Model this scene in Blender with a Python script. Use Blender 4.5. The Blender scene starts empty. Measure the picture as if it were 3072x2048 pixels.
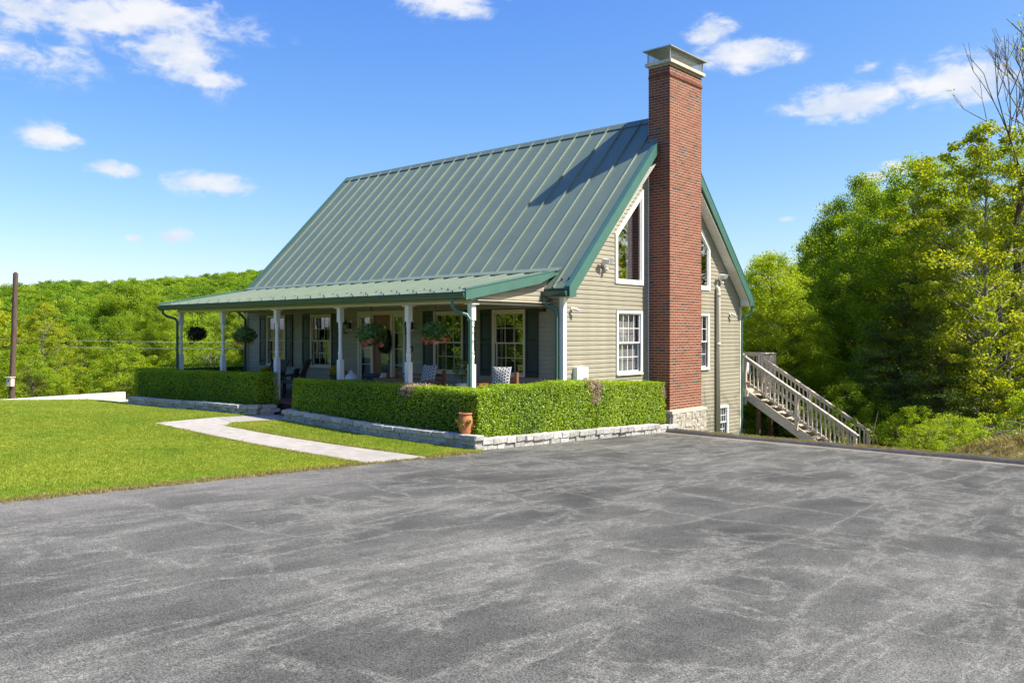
import bpy, math, random
import numpy as np
from mathutils import Vector, Matrix
R = math.radians
random.seed(7)
S = bpy.context.scene
COL = S.collection

# ------------------------------------------------------------------ camera, sky, sun, exposure
cd = bpy.data.cameras.new('camera'); cam = bpy.data.objects.new('camera', cd); COL.objects.link(cam)
cam.location = (12.451, -15.89, 2.35); cam.rotation_euler = (R(90), 0, R(41.55))
cd.sensor_width = 36; cd.lens = 29.67; cd.shift_y = -0.00846; cd.clip_start = .1; cd.clip_end = 5000
S.camera = cam
SUN_AZ, SUN_EL = 25.7, 51.0          # degrees from +X towards +Y; height above the horizon
CLOUDS = [(155.1, 18.9, 7.2, 1.7, 1.2), (153.2, 17.2, 3.6, 2.2, 1.25), (151.0, 15.6, 2.0, 1.3, 1.15), (160.8, 18.3, 6.0, 1.6, 0.95), (161.3, 15.9, 4.2, 1.7, 0.6),
          (152.6, 14.6, 1.74, 0.51, 0.35), (160.6, 11.6, 2.1, 0.9, 1.2), (156.9, 9.9, 1.6, 0.55, 1.15), (151.2, 9.5, 2.9, 0.95, 1.25), (153.2, 6.1, 1.4, 0.5, 1.1),
          (155.8, 5.8, 0.75, 0.4, 1.1), (135.8, 21.3, 4.0, 1.1, 1.2), (118.3, 19.3, 1.7, 1.0, .95), (116.2, 17.5, 3.4, 1.05, 1.25), (119.4, 16.6, 1.24, 0.61, 0.5),
          (109.5, 14.2, 4.2, 1.3, 1.3), (103.9, 15.0, 3.6, 1.6, 1.35), (106.9, 10.1, 1.2, 0.5, 1.2), (108.4, 9.6, 0.95, 0.4, 1.1), (111.3, 7.9, 0.82, 0.21, 0.5),
          (113.6, 7.3, 0.71, 0.25, 0.5), (108.9, 8.1, 0.85, 0.33, 0.5), (108.8, 16.2, 1.1, 0.48, 0.4)]
_rc = random.Random(3)
for k in range(12):                   # the same scattered small clouds all round the rest of the sky
    CLOUDS.append((170 + k * 23 + _rc.uniform(-8, 8), _rc.uniform(9, 24), _rc.uniform(2, 5), _rc.uniform(.6, 1.4), .9))
W = bpy.data.worlds.new('World'); S.world = W; W.use_nodes = True
nt = W.node_tree; nt.nodes.clear(); N = nt.nodes.new; Lk = nt.links.new
def M(tree, op, a, b=None, clamp=False, c=None):
    n = tree.nodes.new('ShaderNodeMath'); n.operation = op; n.use_clamp = clamp
    for i, v in enumerate((a, b, c)):
        if v is None: continue
        if isinstance(v, (int, float)): n.inputs[i].default_value = v
        else: tree.links.new(v, n.inputs[i])
    return n.outputs[0]
def VM(tree, op, a, b):
    n = tree.nodes.new('ShaderNodeVectorMath'); n.operation = op
    for i, v in enumerate((a, b)):
        if isinstance(v, (tuple, list)): n.inputs[i].default_value = v
        else: tree.links.new(v, n.inputs[i])
    return n.outputs['Value'] if op == 'DOT_PRODUCT' else n.outputs[0]
sky = N('ShaderNodeTexSky'); sky.sky_type = 'NISHITA'; sky.sun_disc = False
sky.sun_elevation = R(SUN_EL); sky.sun_rotation = R(90 - SUN_AZ)
sky.air_density = 0.8; sky.dust_density = 1.0; sky.ozone_density = 4.0
tc = N('ShaderNodeTexCoord'); gen = tc.outputs['Generated']
nz = N('ShaderNodeTexNoise'); nz.inputs['Scale'].default_value = 26; nz.inputs['Detail'].default_value = 9; nz.inputs['Roughness'].default_value = .62; nz.inputs['Distortion'].default_value = .25
mp = N('ShaderNodeMapping'); mp.inputs['Scale'].default_value = (1, 1, 2.0); Lk(gen, mp.inputs[0]); Lk(mp.outputs[0], nz.inputs['Vector'])
nz2 = N('ShaderNodeTexNoise'); nz2.inputs['Scale'].default_value = 9; nz2.inputs['Detail'].default_value = 3; Lk(mp.outputs[0], nz2.inputs['Vector'])
acc = None
for az, el, w, h, dn in CLOUDS:
    a, e = R(az), R(el)
    c = (math.cos(a) * math.cos(e), math.sin(a) * math.cos(e), math.sin(e))
    t = (math.sin(a), -math.cos(a), 0); u = (-math.cos(a) * math.sin(e), -math.sin(a) * math.sin(e), math.cos(e))
    sw, sh = 1 / math.tan(R(w)), 1 / math.tan(R(h))
    da = VM(nt, 'DOT_PRODUCT', gen, tuple(x * sw for x in t)); db = VM(nt, 'DOT_PRODUCT', gen, tuple(x * sh for x in u))
    # flat-bottomed: the lower half falls off faster
    r2 = M(nt, 'ADD', M(nt, 'MULTIPLY', da, da), M(nt, 'MULTIPLY', db, db))
    r = M(nt, 'SQRT', r2)
    f = M(nt, 'MULTIPLY', M(nt, 'SUBTRACT', 1.28, r), dn)
    front = M(nt, 'GREATER_THAN', VM(nt, 'DOT_PRODUCT', gen, c), .7)
    f = M(nt, 'MULTIPLY', f, front)
    acc = f if acc is None else M(nt, 'MAXIMUM', acc, f)
nn = M(nt, 'ADD', M(nt, 'MULTIPLY', M(nt, 'SUBTRACT', nz.outputs[0], .5), 2.7), M(nt, 'MULTIPLY', M(nt, 'SUBTRACT', nz2.outputs[0], .5), 1.2))
den = M(nt, 'ADD', acc, nn)
mr = N('ShaderNodeMapRange'); mr.interpolation_type = 'SMOOTHERSTEP'; mr.inputs['From Min'].default_value = .10; mr.inputs['From Max'].default_value = 1.35; Lk(den, mr.inputs[0])
inside = M(nt, 'MULTIPLY', mr.outputs[0], M(nt, 'MULTIPLY', acc, 3.0, True))
inside = M(nt, 'MULTIPLY', inside, .93)
sepc = N('ShaderNodeSeparateColor'); Lk(sky.outputs[0], sepc.inputs[0]); cmb = N('ShaderNodeCombineColor')   # grade the sky to the photograph's azure
for i_, (a_, k_, g_) in enumerate(((4.5, 3.4, 1.5), (5.1, 4.3, 1.12), (5.6, 4.7, .36))):
    Lk(M(nt, 'MINIMUM', M(nt, 'MULTIPLY', M(nt, 'POWER', M(nt, 'MULTIPLY', sepc.outputs[i_], 1 / k_), g_), a_), 9.0), cmb.inputs[i_])
mx = N('ShaderNodeMix'); mx.data_type = 'RGBA'; Lk(inside, mx.inputs[0]); Lk(cmb.outputs[0], mx.inputs[6]); 
nz3 = N('ShaderNodeTexNoise'); nz3.inputs['Scale'].default_value = 17; nz3.inputs['Detail'].default_value = 6; mp3 = N('ShaderNodeMapping'); mp3.inputs['Scale'].default_value = (1, 1, 2.2); mp3.inputs['Location'].default_value = (0, 0, .05); Lk(gen, mp3.inputs[0]); Lk(mp3.outputs[0], nz3.inputs['Vector'])
cr = N('ShaderNodeValToRGB'); cr.color_ramp.elements[0].position = .36; cr.color_ramp.elements[0].color = (.76, .84, .95, 1); cr.color_ramp.elements[1].position = .58; cr.color_ramp.elements[1].color = (1, 1, 1, 1); Lk(nz3.outputs[0], cr.inputs[0])
cm = N('ShaderNodeMix'); cm.data_type = 'RGBA'; cm.blend_type = 'MULTIPLY'; cm.inputs[0].default_value = 1; Lk(cr.outputs[0], cm.inputs[6]); cm.inputs[7].default_value = (5.3, 5.3, 5.4, 1); Lk(cm.outputs[2], mx.inputs[7])
bg = N('ShaderNodeBackground'); bg.inputs['Strength'].default_value = 0.1; Lk(mx.outputs[2], bg.inputs[0])
wo = N('ShaderNodeOutputWorld'); Lk(bg.outputs[0], wo.inputs[0])
sl = bpy.data.lights.new('sun', 'SUN'); sl.energy = 5.0; sl.angle = R(.53); sl.color = (1, .925, .80)
so = bpy.data.objects.new('sun', sl); COL.objects.link(so)
sd = Vector((math.cos(R(SUN_AZ)) * math.cos(R(SUN_EL)), math.sin(R(SUN_AZ)) * math.cos(R(SUN_EL)), math.sin(R(SUN_EL))))
so.rotation_euler = sd.to_track_quat('Z', 'Y').to_euler(); so.location = (20, 0, 40)
S.view_settings.view_transform = 'Standard'; S.view_settings.look = 'None'; S.view_settings.gamma = 1; S.view_settings.exposure = 0.88
S.view_settings.use_curve_mapping = False
S.render.engine = 'CYCLES'; S.cycles.max_bounces = 8; S.cycles.diffuse_bounces = 5; S.cycles.transparent_max_bounces = 6; S.cycles.use_denoising = True

# ------------------------------------------------------------------ helpers
WL = {}                                # world location of every parent
def link(o, parent=None, loc=(0, 0, 0)):
    COL.objects.link(o)
    p = WL.get(parent.name, Vector((0, 0, 0))) if parent else Vector((0, 0, 0))
    if parent: o.parent = parent
    o.location = Vector(loc) - p; WL[o.name] = Vector(loc)
    return o
def tag(o, label=None, cat=None, group=None, kind=None):
    if label: o['label'] = label
    if cat: o['category'] = cat
    if group: o['group'] = group
    if kind: o['kind'] = kind
    return o
def empty(name, loc, label=None, cat=None, group=None, rz=0):
    o = bpy.data.objects.new(name, None); o.empty_display_size = .2; link(o, None, loc); o.rotation_euler.z = rz
    return tag(o, label, cat, group)
def inst(name, mesh, parent=None, loc=(0, 0, 0), rot=None, sc=None):
    o = bpy.data.objects.new(name, mesh); link(o, parent, loc)
    if rot: o.rotation_euler = rot
    if sc: o.scale = sc
    return o
class MB:
    def __init__(s): s.v = []; s.f = []
    def add(s, vs, fs):
        b = len(s.v); s.v += [tuple(p) for p in vs]; s.f += [tuple(b + i for i in f) for f in fs]
    def hexa(s, p):                    # 4 bottom points then 4 top points
        s.add(p, [(3, 2, 1, 0), (4, 5, 6, 7), (0, 1, 5, 4), (1, 2, 6, 5), (2, 3, 7, 6), (3, 0, 4, 7)])
    def box(s, x0, x1, y0, y1, z0, z1):
        s.hexa([(x0, y0, z0), (x1, y0, z0), (x1, y1, z0), (x0, y1, z0), (x0, y0, z1), (x1, y0, z1), (x1, y1, z1), (x0, y1, z1)])
    def prism(s, a, b):
        n = len(a)
        s.add(list(a) + list(b), [tuple(range(n))[::-1], tuple(range(n, 2 * n))] + [(i, (i + 1) % n, n + (i + 1) % n, n + i) for i in range(n)])
    def beam(s, p, q, w, h, up=(0, 0, 1)):
        p, q = Vector(p), Vector(q); d = (q - p).normalized(); sx = d.cross(Vector(up)).normalized() * w / 2; sz = sx.cross(d).normalized() * h / 2
        s.hexa([p - sx - sz, q - sx - sz, q + sx - sz, p + sx - sz, p - sx + sz, q - sx + sz, q + sx + sz, p + sx + sz])
    def tube(s, pts, r, n=8, cap=True):
        pts = [Vector(p) for p in pts]; m = len(pts)
        rr = r if isinstance(r, (list, tuple)) else [r] * m
        b = len(s.v); ref = None
        for i, p in enumerate(pts):
            d = (pts[min(i + 1, m - 1)] - pts[max(i - 1, 0)]).normalized()
            if ref is None: ref = Vector((1, 0, 0)) if abs(d.x) < .8 else Vector((0, 1, 0))
            a = (ref - d * ref.dot(d)).normalized(); c = d.cross(a); ref = a
            for k in range(n):
                t = 2 * math.pi * k / n + math.pi / n
                s.v.append(tuple(p + (a * math.cos(t) + c * math.sin(t)) * rr[i]))
        for i in range(m - 1):
            for k in range(n): s.f.append((b + i * n + k, b + i * n + (k + 1) % n, b + (i + 1) * n + (k + 1) % n, b + (i + 1) * n + k))
        if cap: s.f.append(tuple(b + k for k in range(n))[::-1]); s.f.append(tuple(b + (m - 1) * n + k for k in range(n)))
    def lathe(s, cx, cy, prof, n=12):
        s_ = len(s.v)
        for r, z in prof:
            for k in range(n):
                t = 2 * math.pi * k / n; s.v.append((cx + r * math.cos(t), cy + r * math.sin(t), z))
        for i in range(len(prof) - 1):
            for k in range(n): s.f.append((s_ + i * n + k, s_ + i * n + (k + 1) % n, s_ + (i + 1) * n + (k + 1) % n, s_ + (i + 1) * n + k))
        s.f.append(tuple(s_ + k for k in range(n))[::-1]); e = s_ + (len(prof) - 1) * n; s.f.append(tuple(e + k for k in range(n)))
    def mesh(s, name, mat, off=(0, 0, 0), smooth=False):
        me = bpy.data.meshes.new(name); o = Vector(off)
        me.from_pydata([(a - o.x, b - o.y, c - o.z) for a, b, c in s.v], [], s.f); me.update()
        if mat: me.materials.append(mat)
        if smooth: me.polygons.foreach_set('use_smooth', [True] * len(me.polygons))
        return me
    def build(s, name, mat, parent=None, smooth=False, at=None):
        loc = Vector(at) if at is not None else (WL[parent.name] if parent else Vector((0, 0, 0)))
        return inst(name, s.mesh(name, mat, loc, smooth), parent, loc)
def boxo(name, mat, parent, *b):
    m = MB(); m.box(*b); return m.build(name, mat, parent)

# ------------------------------------------------------------------ materials
def newmat(name):
    m = bpy.data.materials.new(name); m.use_nodes = True; t = m.node_tree; t.nodes.clear()
    o = t.nodes.new('ShaderNodeOutputMaterial'); return m, t, o
def noise(t, scale, detail=4, rough=.55, coord='Object', stretch=None):
    c = t.nodes.new('ShaderNodeTexCoord'); n = t.nodes.new('ShaderNodeTexNoise'); n.inputs['Scale'].default_value = scale; n.inputs['Detail'].default_value = detail; n.inputs['Roughness'].default_value = rough
    src = c.outputs[coord]
    if coord == 'World':
        pass
    if stretch:
        mpn = t.nodes.new('ShaderNodeMapping'); mpn.inputs['Scale'].default_value = stretch; t.links.new(src, mpn.inputs[0]); src = mpn.outputs[0]
    t.links.new(src, n.inputs['Vector']); return n.outputs[0]
def wpos(t):
    return t.nodes.new('ShaderNodeNewGeometry').outputs['Position']
def wnoise(t, scale, detail=4, rough=.55, stretch=(1, 1, 1), rz=0, dist=0):
    n = t.nodes.new('ShaderNodeTexNoise'); n.inputs['Scale'].default_value = scale; n.inputs['Detail'].default_value = detail; n.inputs['Roughness'].default_value = rough; n.inputs['Distortion'].default_value = dist
    mpn = t.nodes.new('ShaderNodeMapping'); mpn.inputs['Scale'].default_value = stretch; mpn.inputs['Rotation'].default_value = (0, 0, rz)
    t.links.new(wpos(t), mpn.inputs[0]); t.links.new(mpn.outputs[0], n.inputs['Vector']); return n.outputs[0]
def ramp(t, fac, stops):
    r = t.nodes.new('ShaderNodeValToRGB'); e = r.color_ramp.elements
    while len(e) < len(stops): e.new(.5)
    for i, (p, c) in enumerate(stops): e[i].position = p; e[i].color = (*c, 1)
    t.links.new(fac, r.inputs[0]); return r.outputs[0]
def mixc(t, f, a, b, mode='MIX'):
    n = t.nodes.new('ShaderNodeMix'); n.data_type = 'RGBA'; n.blend_type = mode
    for i, v in ((0, f), (6, a), (7, b)):
        if isinstance(v, (int, float)): n.inputs[i].default_value = v
        elif isinstance(v, tuple): n.inputs[i].default_value = (*v, 1)
        else: t.links.new(v, n.inputs[i])
    return n.outputs[2]
def objrand(t): return t.nodes.new('ShaderNodeObjectInfo').outputs['Random']
def attr(t, name):
    a = t.nodes.new('ShaderNodeAttribute'); a.attribute_name = name; return a.outputs['Fac']
def pbsdf(t, o, col, rough=.6, bump=None, bs=.3, bd=.01, spec=.5, metal=0, coat=0):
    p = t.nodes.new('ShaderNodeBsdfPrincipled')
    if isinstance(col, tuple): p.inputs['Base Color'].default_value = (*col, 1)
    else: t.links.new(col, p.inputs['Base Color'])
    if isinstance(rough, (int, float)): p.inputs['Roughness'].default_value = rough
    else: t.links.new(rough, p.inputs['Roughness'])
    p.inputs['Specular IOR Level'].default_value = spec; p.inputs['Metallic'].default_value = metal; p.inputs['Coat Weight'].default_value = coat
    if bump is not None:
        b = t.nodes.new('ShaderNodeBump'); b.inputs['Strength'].default_value = bs; b.inputs['Distance'].default_value = bd; t.links.new(bump, b.inputs['Height']); t.links.new(b.outputs[0], p.inputs['Normal'])
    t.links.new(p.outputs[0], o.inputs[0]); return p
def simple(name, col, rough=.6, var=.12, scale=6, bump=0, spec=.5, metal=0, rnd=.0, stretch=None):
    m, t, o = newmat(name); n = noise(t, scale, stretch=stretch)
    lo = tuple(c * (1 - var) for c in col); hi = tuple(min(1, c * (1 + var)) for c in col)
    c = ramp(t, n, [(.3, lo), (.7, hi)])
    if rnd:
        f = M(t, 'ADD', M(t, 'MULTIPLY', objrand(t), 2 * rnd), 1 - rnd)
        c = mixc(t, 1.0, c, f, 'MULTIPLY')
    pbsdf(t, o, c, rough, n if bump else None, bump, .01, spec, metal); return m
MT = {}
MT['white'] = simple('white_paint', (.78, .78, .76), .45, .04)
MT['cream'] = simple('cream_trim', (.62, .57, .45), .5, .06)
MT['almond'] = simple('almond_trim', (.66, .63, .55), .5, .05)
MT['soffit'] = simple('soffit_white', (.72, .71, .66), .55, .04)
MT['green'] = simple('green_trim', (.058, .15, .122), .38, .08, 3)
MT['shadedgreen'] = simple('shaded_trim_green', (.034, .09, .07), .35, .1, 3)  # trim green with shade put into its colour, for gutters, fascias, left downspouts
MT['shutter'] = simple('shutter_green', (.018, .035, .03), .5, .1)
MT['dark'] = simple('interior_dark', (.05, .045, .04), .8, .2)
MT['curtain'] = simple('curtain_cloth', (.5, .5, .48), .8, .12, 9, stretch=(6, 6, .3))
MT['blind'] = simple('blind_cloth', (.40, .42, .45), .7, .06)
MT['galv'] = simple('galvanised_sheet', (.42, .42, .38), .45, .15, 5, metal=.6)
MT['crown'] = simple('concrete_cap', (.52, .49, .40), .85, .2, 7, .3)
MT['concrete'] = simple('walk_concrete', (.335, .315, .285), .9, .16, 5, .12, rnd=.07)
MT['block'] = simple('block_concrete', (.62, .61, .57), .9, .07, 8, .25, rnd=.06)
MT['porchfloor'] = simple('porch_floor_red', (.16, .085, .07), .6, .2, 4)
MT['riser'] = simple('step_brown', (.06, .045, .035), .8, .2)
MT['black'] = simple('black_metal', (.012, .012, .012), .4, .1)
MT['bronze'] = simple('bronze_metal', (.03, .022, .016), .45, .2)
MT['teak'] = simple('teak_wood', (.26, .105, .045), .5, .25, 9, .1, stretch=(1, 12, 12))
MT['wicker'] = simple('woven_grey', (.075, .07, .062), .75, .3, 40, .4)
MT['teal'] = simple('teal_cloth', (.02, .045, .055), .85, .15)
MT['navy'] = simple('navy_cloth', (.018, .022, .04), .7, .15)
MT['whitecloth'] = simple('white_cloth', (.62, .64, .68), .85, .08)
MT['whitepot'] = simple('white_pot', (.6, .6, .58), .5, .05)
MT['terra'] = simple('terracotta', (.46, .17, .07), .8, .18, 8, .15)
MT['soil'] = simple('soil', (.06, .045, .03), .95, .3, 9, .5)
MT['hedgecore'] = simple('hedge_core', (.022, .05, .008), .95, .4, 20)
MT['oldwood'] = simple('weathered_deck', (.66, .57, .46), .8, .2, 7, .2, rnd=.14, stretch=(3, 3, 3))
MT['treatwood'] = simple('brown_post_wood', (.13, .07, .04), .8, .2, 7, .2)
MT['pole'] = simple('pole_wood', (.11, .07, .055), .9, .4, 5, .5, stretch=(9, 9, .6))
MT['box_grey'] = simple('meter_grey', (.5, .51, .52), .5, .05)
MT['pipe'] = simple('vent_pipe', (.58, .55, .46), .45, .03)
MT['bark'] = simple('bark', (.10, .08, .062), .9, .35, 6, .5, stretch=(4, 4, .7))
MT['palebark'] = simple('pale_bark', (.26, .24, .20), .9, .3, 6, .4)
MT['twig'] = simple('dead_twigs', (.20, .145, .10), .9, .3, 6, rnd=.2)
MT['wire'] = simple('wire', (.5, .5, .5), .5, .05)
MT['lens'] = simple('lamp_glass', (.7, .7, .68), .2, .04)
MT['leadflash'] = simple('lead_flashing', (.13, .14, .15), .5, .25, 12)
def m_siding():
    m, t, o = newmat('vinyl_siding')
    n = noise(t, 3, 5, .65, stretch=(1, 1, 22))
    c = ramp(t, n, [(.3, (.255, .235, .175)), (.5, (.315, .29, .222)), (.72, (.365, .34, .265))])
    c = mixc(t, 1.0, c, M(t, 'ADD', M(t, 'MULTIPLY', objrand(t), .1), .95), 'MULTIPLY')
    pbsdf(t, o, c, .55, n, .15, .004); return m
MT['siding'] = m_siding()
def m_roof():
    m, t, o = newmat('green_standing_seam')
    n = wnoise(t, 1.1, 4, .6); n2 = wnoise(t, 60, 2, .6)
    c = ramp(t, n, [(.3, (.120, .166, .126)), (.7, (.138, .187, .143))])
    c = mixc(t, M(t, 'GREATER_THAN', n2, .735), c, (.2, .27, .24))
    r = M(t, 'ADD', M(t, 'MULTIPLY', n, .12), .36)
    pbsdf(t, o, c, r, wnoise(t, .7, 2, .5), .35, .05, .5); return m
MT['roof'] = m_roof()
def m_brick():
    m, t, o = newmat('red_brick')
    v = M(t, 'FRACT', M(t, 'ADD', objrand(t), attr(t, 'rnd')))
    c = ramp(t, v, [(0, (.15, .040, .022)), (.35, (.205, .053, .027)), (.65, (.25, .068, .033)), (.945, (.18, .048, .031)), (.958, (.05, .042, .04)), (1, (.085, .07, .062))])
    n = noise(t, 30, 4, .6); c = mixc(t, 1.0, c, ramp(t, n, [(.25, (.75, .75, .75)), (.75, (1.15, 1.12, 1.1))]), 'MULTIPLY')
    sz = t.nodes.new('ShaderNodeSeparateXYZ'); t.links.new(wpos(t), sz.inputs[0]); st = wnoise(t, 2.2, 5, .65, (1, 1, .35))
    so_ = M(t, 'MULTIPLY', M(t, 'MULTIPLY', M(t, 'SUBTRACT', sz.outputs[2], 8.3), .8, True), M(t, 'MULTIPLY', M(t, 'SUBTRACT', st, .38), 2.4, True))
    c = mixc(t, M(t, 'MULTIPLY', so_, .35), c, (.07, .055, .05))
    pbsdf(t, o, c, .85, n, .3, .004); return m
MT['brick'] = m_brick()
MT['mortar'] = simple('mortar', (.50, .42, .315), .95, .1, 20, .2)
def m_stone(name, a, b):
    m, t, o = newmat(name)
    n = wnoise(t, 14, 6, .65); n2 = wnoise(t, 45, 4, .7)
    c = ramp(t, n, [(.3, a), (.7, b)])
    c = mixc(t, ramp(t, n2, [(.62, (0, 0, 0)), (.7, (1, 1, 1))]), c, (.16, .155, .15))
    c = mixc(t, 1.0, c, M(t, 'ADD', M(t, 'MULTIPLY', objrand(t), .4), .78), 'MULTIPLY')
    pbsdf(t, o, c, .9, n, .7, .02); return m
MT['stone'] = m_stone('grey_stone', (.27, .265, .255), (.56, .545, .515))
MT['fieldstone'] = m_stone('field_stone', (.28, .25, .21), (.55, .50, .44))
def m_asphalt():
    m, t, o = newmat('worn_asphalt')
    big = wnoise(t, .26, 5, .6); st = wnoise(t, .6, 6, .62, (1.2, .8, 1), R(8)); st2 = wnoise(t, 1.7, 8, .68, (1.45, .55, 1), R(4)); fine = wnoise(t, 60, 3, .8); agg = wnoise(t, 125, 2, .8); mid = wnoise(t, 14, 7, .8)
    rn = wnoise(t, .62, 9, .60, (1.5, .38, 1), R(5), .2); ridge = M(t, 'POWER', M(t, 'SUBTRACT', 1, M(t, 'ABSOLUTE', M(t, 'SUBTRACT', M(t, 'MULTIPLY', rn, 2), 1))), 26)
    rn2 = wnoise(t, .42, 9, .6, (.7, 1.2, 1), R(38), .2); ridge2 = M(t, 'POWER', M(t, 'SUBTRACT', 1, M(t, 'ABSOLUTE', M(t, 'SUBTRACT', M(t, 'MULTIPLY', rn2, 2), 1))), 40)
    v = M(t, 'ADD', M(t, 'MULTIPLY', st, .62), M(t, 'MULTIPLY', st2, .38)); v = M(t, 'ADD', v, M(t, 'MULTIPLY', M(t, 'SUBTRACT', big, .5), .42))
    sy = t.nodes.new('ShaderNodeSeparateXYZ'); t.links.new(wpos(t), sy.inputs[0]); wear = M(t, 'MULTIPLY', M(t, 'ADD', sy.outputs[1], 9.5), .012)      # the end by the house is less worn
    v = M(t, 'SUBTRACT', v, M(t, 'MINIMUM', M(t, 'MAXIMUM', wear, -.03), .045))
    c = ramp(t, v, [(.31, (.038, .038, .035)), (.42, (.058, .058, .053)), (.50, (.078, .078, .071)), (.58, (.104, .1035, .094)), (.68, (.16, .159, .144))])
    rr_ = M(t, 'MULTIPLY', M(t, 'MAXIMUM', ridge, ridge2), M(t, 'MULTIPLY', M(t, 'SUBTRACT', mid, .28), 2.4, True))
    c = mixc(t, M(t, 'MULTIPLY', rr_, .75, True), c, (.25, .248, .222))
    dk = ramp(t, wnoise(t, .42, 7, .66, (.8, 1.1, 1), R(40)), [(.60, (0, 0, 0)), (.72, (1, 1, 1))]); c = mixc(t, M(t, 'MULTIPLY', dk, .55), c, (.035, .035, .036))
    c = mixc(t, 1.0, c, M(t, 'ADD', M(t, 'MULTIPLY', mid, .7), .65), 'MULTIPLY')
    sx = t.nodes.new('ShaderNodeSeparateXYZ'); t.links.new(wpos(t), sx.inputs[0])
    edge = M(t, 'SUBTRACT', 1, M(t, 'MULTIPLY', M(t, 'SUBTRACT', sx.outputs[0], 1.1), .45, True), True)     # paler dusty margin along the lawn
    yb = M(t, 'MULTIPLY', M(t, 'SUBTRACT', -6.2, sx.outputs[1]), .35, True)
    edge = M(t, 'MULTIPLY', M(t, 'MULTIPLY', edge, yb), M(t, 'ADD', M(t, 'MULTIPLY', st2, 1.2), .1, True))
    c = mixc(t, M(t, 'MULTIPLY', edge, .75), c, (.20, .19, .178))
    yk = M(t, 'SUBTRACT', 1, M(t, 'MULTIPLY', M(t, 'ABSOLUTE', M(t, 'SUBTRACT', sx.outputs[1], 2.86)), 3.3), True)   # sand washed against the kerb
    c = mixc(t, M(t, 'MULTIPLY', yk, .7), c, (.25, .215, .17))
    spk = M(t, 'ADD', M(t, 'MULTIPLY', M(t, 'SUBTRACT', fine, .5), 4.2), M(t, 'MULTIPLY', M(t, 'SUBTRACT', agg, .5), 4.0)); c = mixc(t, 1.0, c, M(t, 'MAXIMUM', M(t, 'ADD', spk, 1.0), .2), 'MULTIPLY')
    pbsdf(t, o, c, .88, M(t, 'ADD', fine, agg), .55, .008, .35); return m
MT['asphalt'] = m_asphalt()
MT['berm'] = simple('kerb_asphalt', (.05, .05, .05), .9, .35, 9, .5)
def m_ground(name, stops, s1=.7, s2=18):
    m, t, o = newmat(name); n = wnoise(t, s1, 5, .6); f = wnoise(t, s2, 5, .75)
    c = ramp(t, M(t, 'ADD', M(t, 'MULTIPLY', n, .55), M(t, 'MULTIPLY', f, .45)), stops)
    pbsdf(t, o, c, .95, f, .8, .03, .2); return m
MT['lawn'] = m_ground('lawn_turf', [(.32, (.09, .14, .014)), (.5, (.15, .205, .022)), (.66, (.22, .25, .05))], .6, 40)
MT['earth'] = m_ground('rough_ground', [(.3, (.035, .05, .012)), (.5, (.07, .085, .025)), (.7, (.13, .12, .05))])
MT['bed'] = m_ground('bed_mulch', [(.3, (.03, .022, .015)), (.7, (.10, .075, .05))], 3, 40)
MT['straw'] = m_ground('dry_straw', [(.3, (.12, .105, .055)), (.5, (.24, .20, .11)), (.7, (.38, .33, .21))], 3, 30)
def m_leaf(name, dark, mid, light, trans=.45, rnd=.35, gloss=.018):
    m, t, o = newmat(name)
    v = M(t, 'ADD', M(t, 'MULTIPLY', attr(t, 'tint'), 1 - rnd), M(t, 'MULTIPLY', objrand(t), rnd))
    c = ramp(t, v, [(.08, dark), (.5, mid), (.92, light)])
    if name == 'grass_blade':          # patches of yellower and greener turf
        c = mixc(t, 1.0, c, ramp(t, wnoise(t, .5, 5, .65), [(.3, (.78, .92, .8)), (.5, (1, 1, 1)), (.7, (1.28, 1.12, 1.3))]), 'MULTIPLY')
    d = t.nodes.new('ShaderNodeBsdfDiffuse'); t.links.new(c, d.inputs[0])
    tr = t.nodes.new('ShaderNodeBsdfTranslucent'); t.links.new(mixc(t, 1.0, c, (1.65, 1.45, .55), 'MULTIPLY'), tr.inputs[0])
    a = t.nodes.new('ShaderNodeMixShader'); a.inputs[0].default_value = trans; t.links.new(d.outputs[0], a.inputs[1]); t.links.new(tr.outputs[0], a.inputs[2])
    g = t.nodes.new('ShaderNodeBsdfGlossy'); g.inputs['Roughness'].default_value = .45; g.inputs[0].default_value = (.8, .85, .8, 1)
    b = t.nodes.new('ShaderNodeMixShader'); b.inputs[0].default_value = gloss; t.links.new(a.outputs[0], b.inputs[1]); t.links.new(g.outputs[0], b.inputs[2])
    t.links.new(b.outputs[0], o.inputs[0]); return m
MT['hedge'] = m_leaf('hedge_leaf', (.11, .20, .010), (.24, .385, .014), (.40, .53, .024), .4, .0, .035)
MT['hedgedead'] = m_leaf('dead_hedge_twig', (.26, .20, .14), (.44, .36, .27), (.60, .51, .40), .2, .0, .02)
MT['grass'] = m_leaf('grass_blade', (.17, .245, .022), (.29, .38, .038), (.44, .48, .085), .4, .55, .03)
MT['drygrass'] = m_leaf('dry_grass_blade', (.17, .17, .05), (.30, .26, .10), (.45, .38, .2), .3, .6, .02)
MT['leafmid'] = m_leaf('leaf_mid_green', (.115, .20, .012), (.205, .32, .016), (.31, .41, .024), .6, .25)
MT['leafbright'] = m_leaf('leaf_bright_green', (.16, .27, .013), (.27, .39, .018), (.38, .47, .028), .6, .25)
MT['leafyellow'] = m_leaf('leaf_yellow_green', (.19, .27, .014), (.32, .39, .022), (.46, .49, .035), .6, .2)
MT['leafhill'] = m_leaf('leaf_hill', (.095, .195, .013), (.185, .32, .018), (.32, .43, .028), .45, .7, .02)
MT['leafdark'] = m_leaf('leaf_cedar', (.04, .082, .012), (.085, .145, .02), (.19, .24, .04), .25, .1, .02)
MT['leafbasket'] = m_leaf('leaf_basket', (.04, .10, .015), (.09, .19, .03), (.17, .30, .05), .4, .1, .08)
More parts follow.
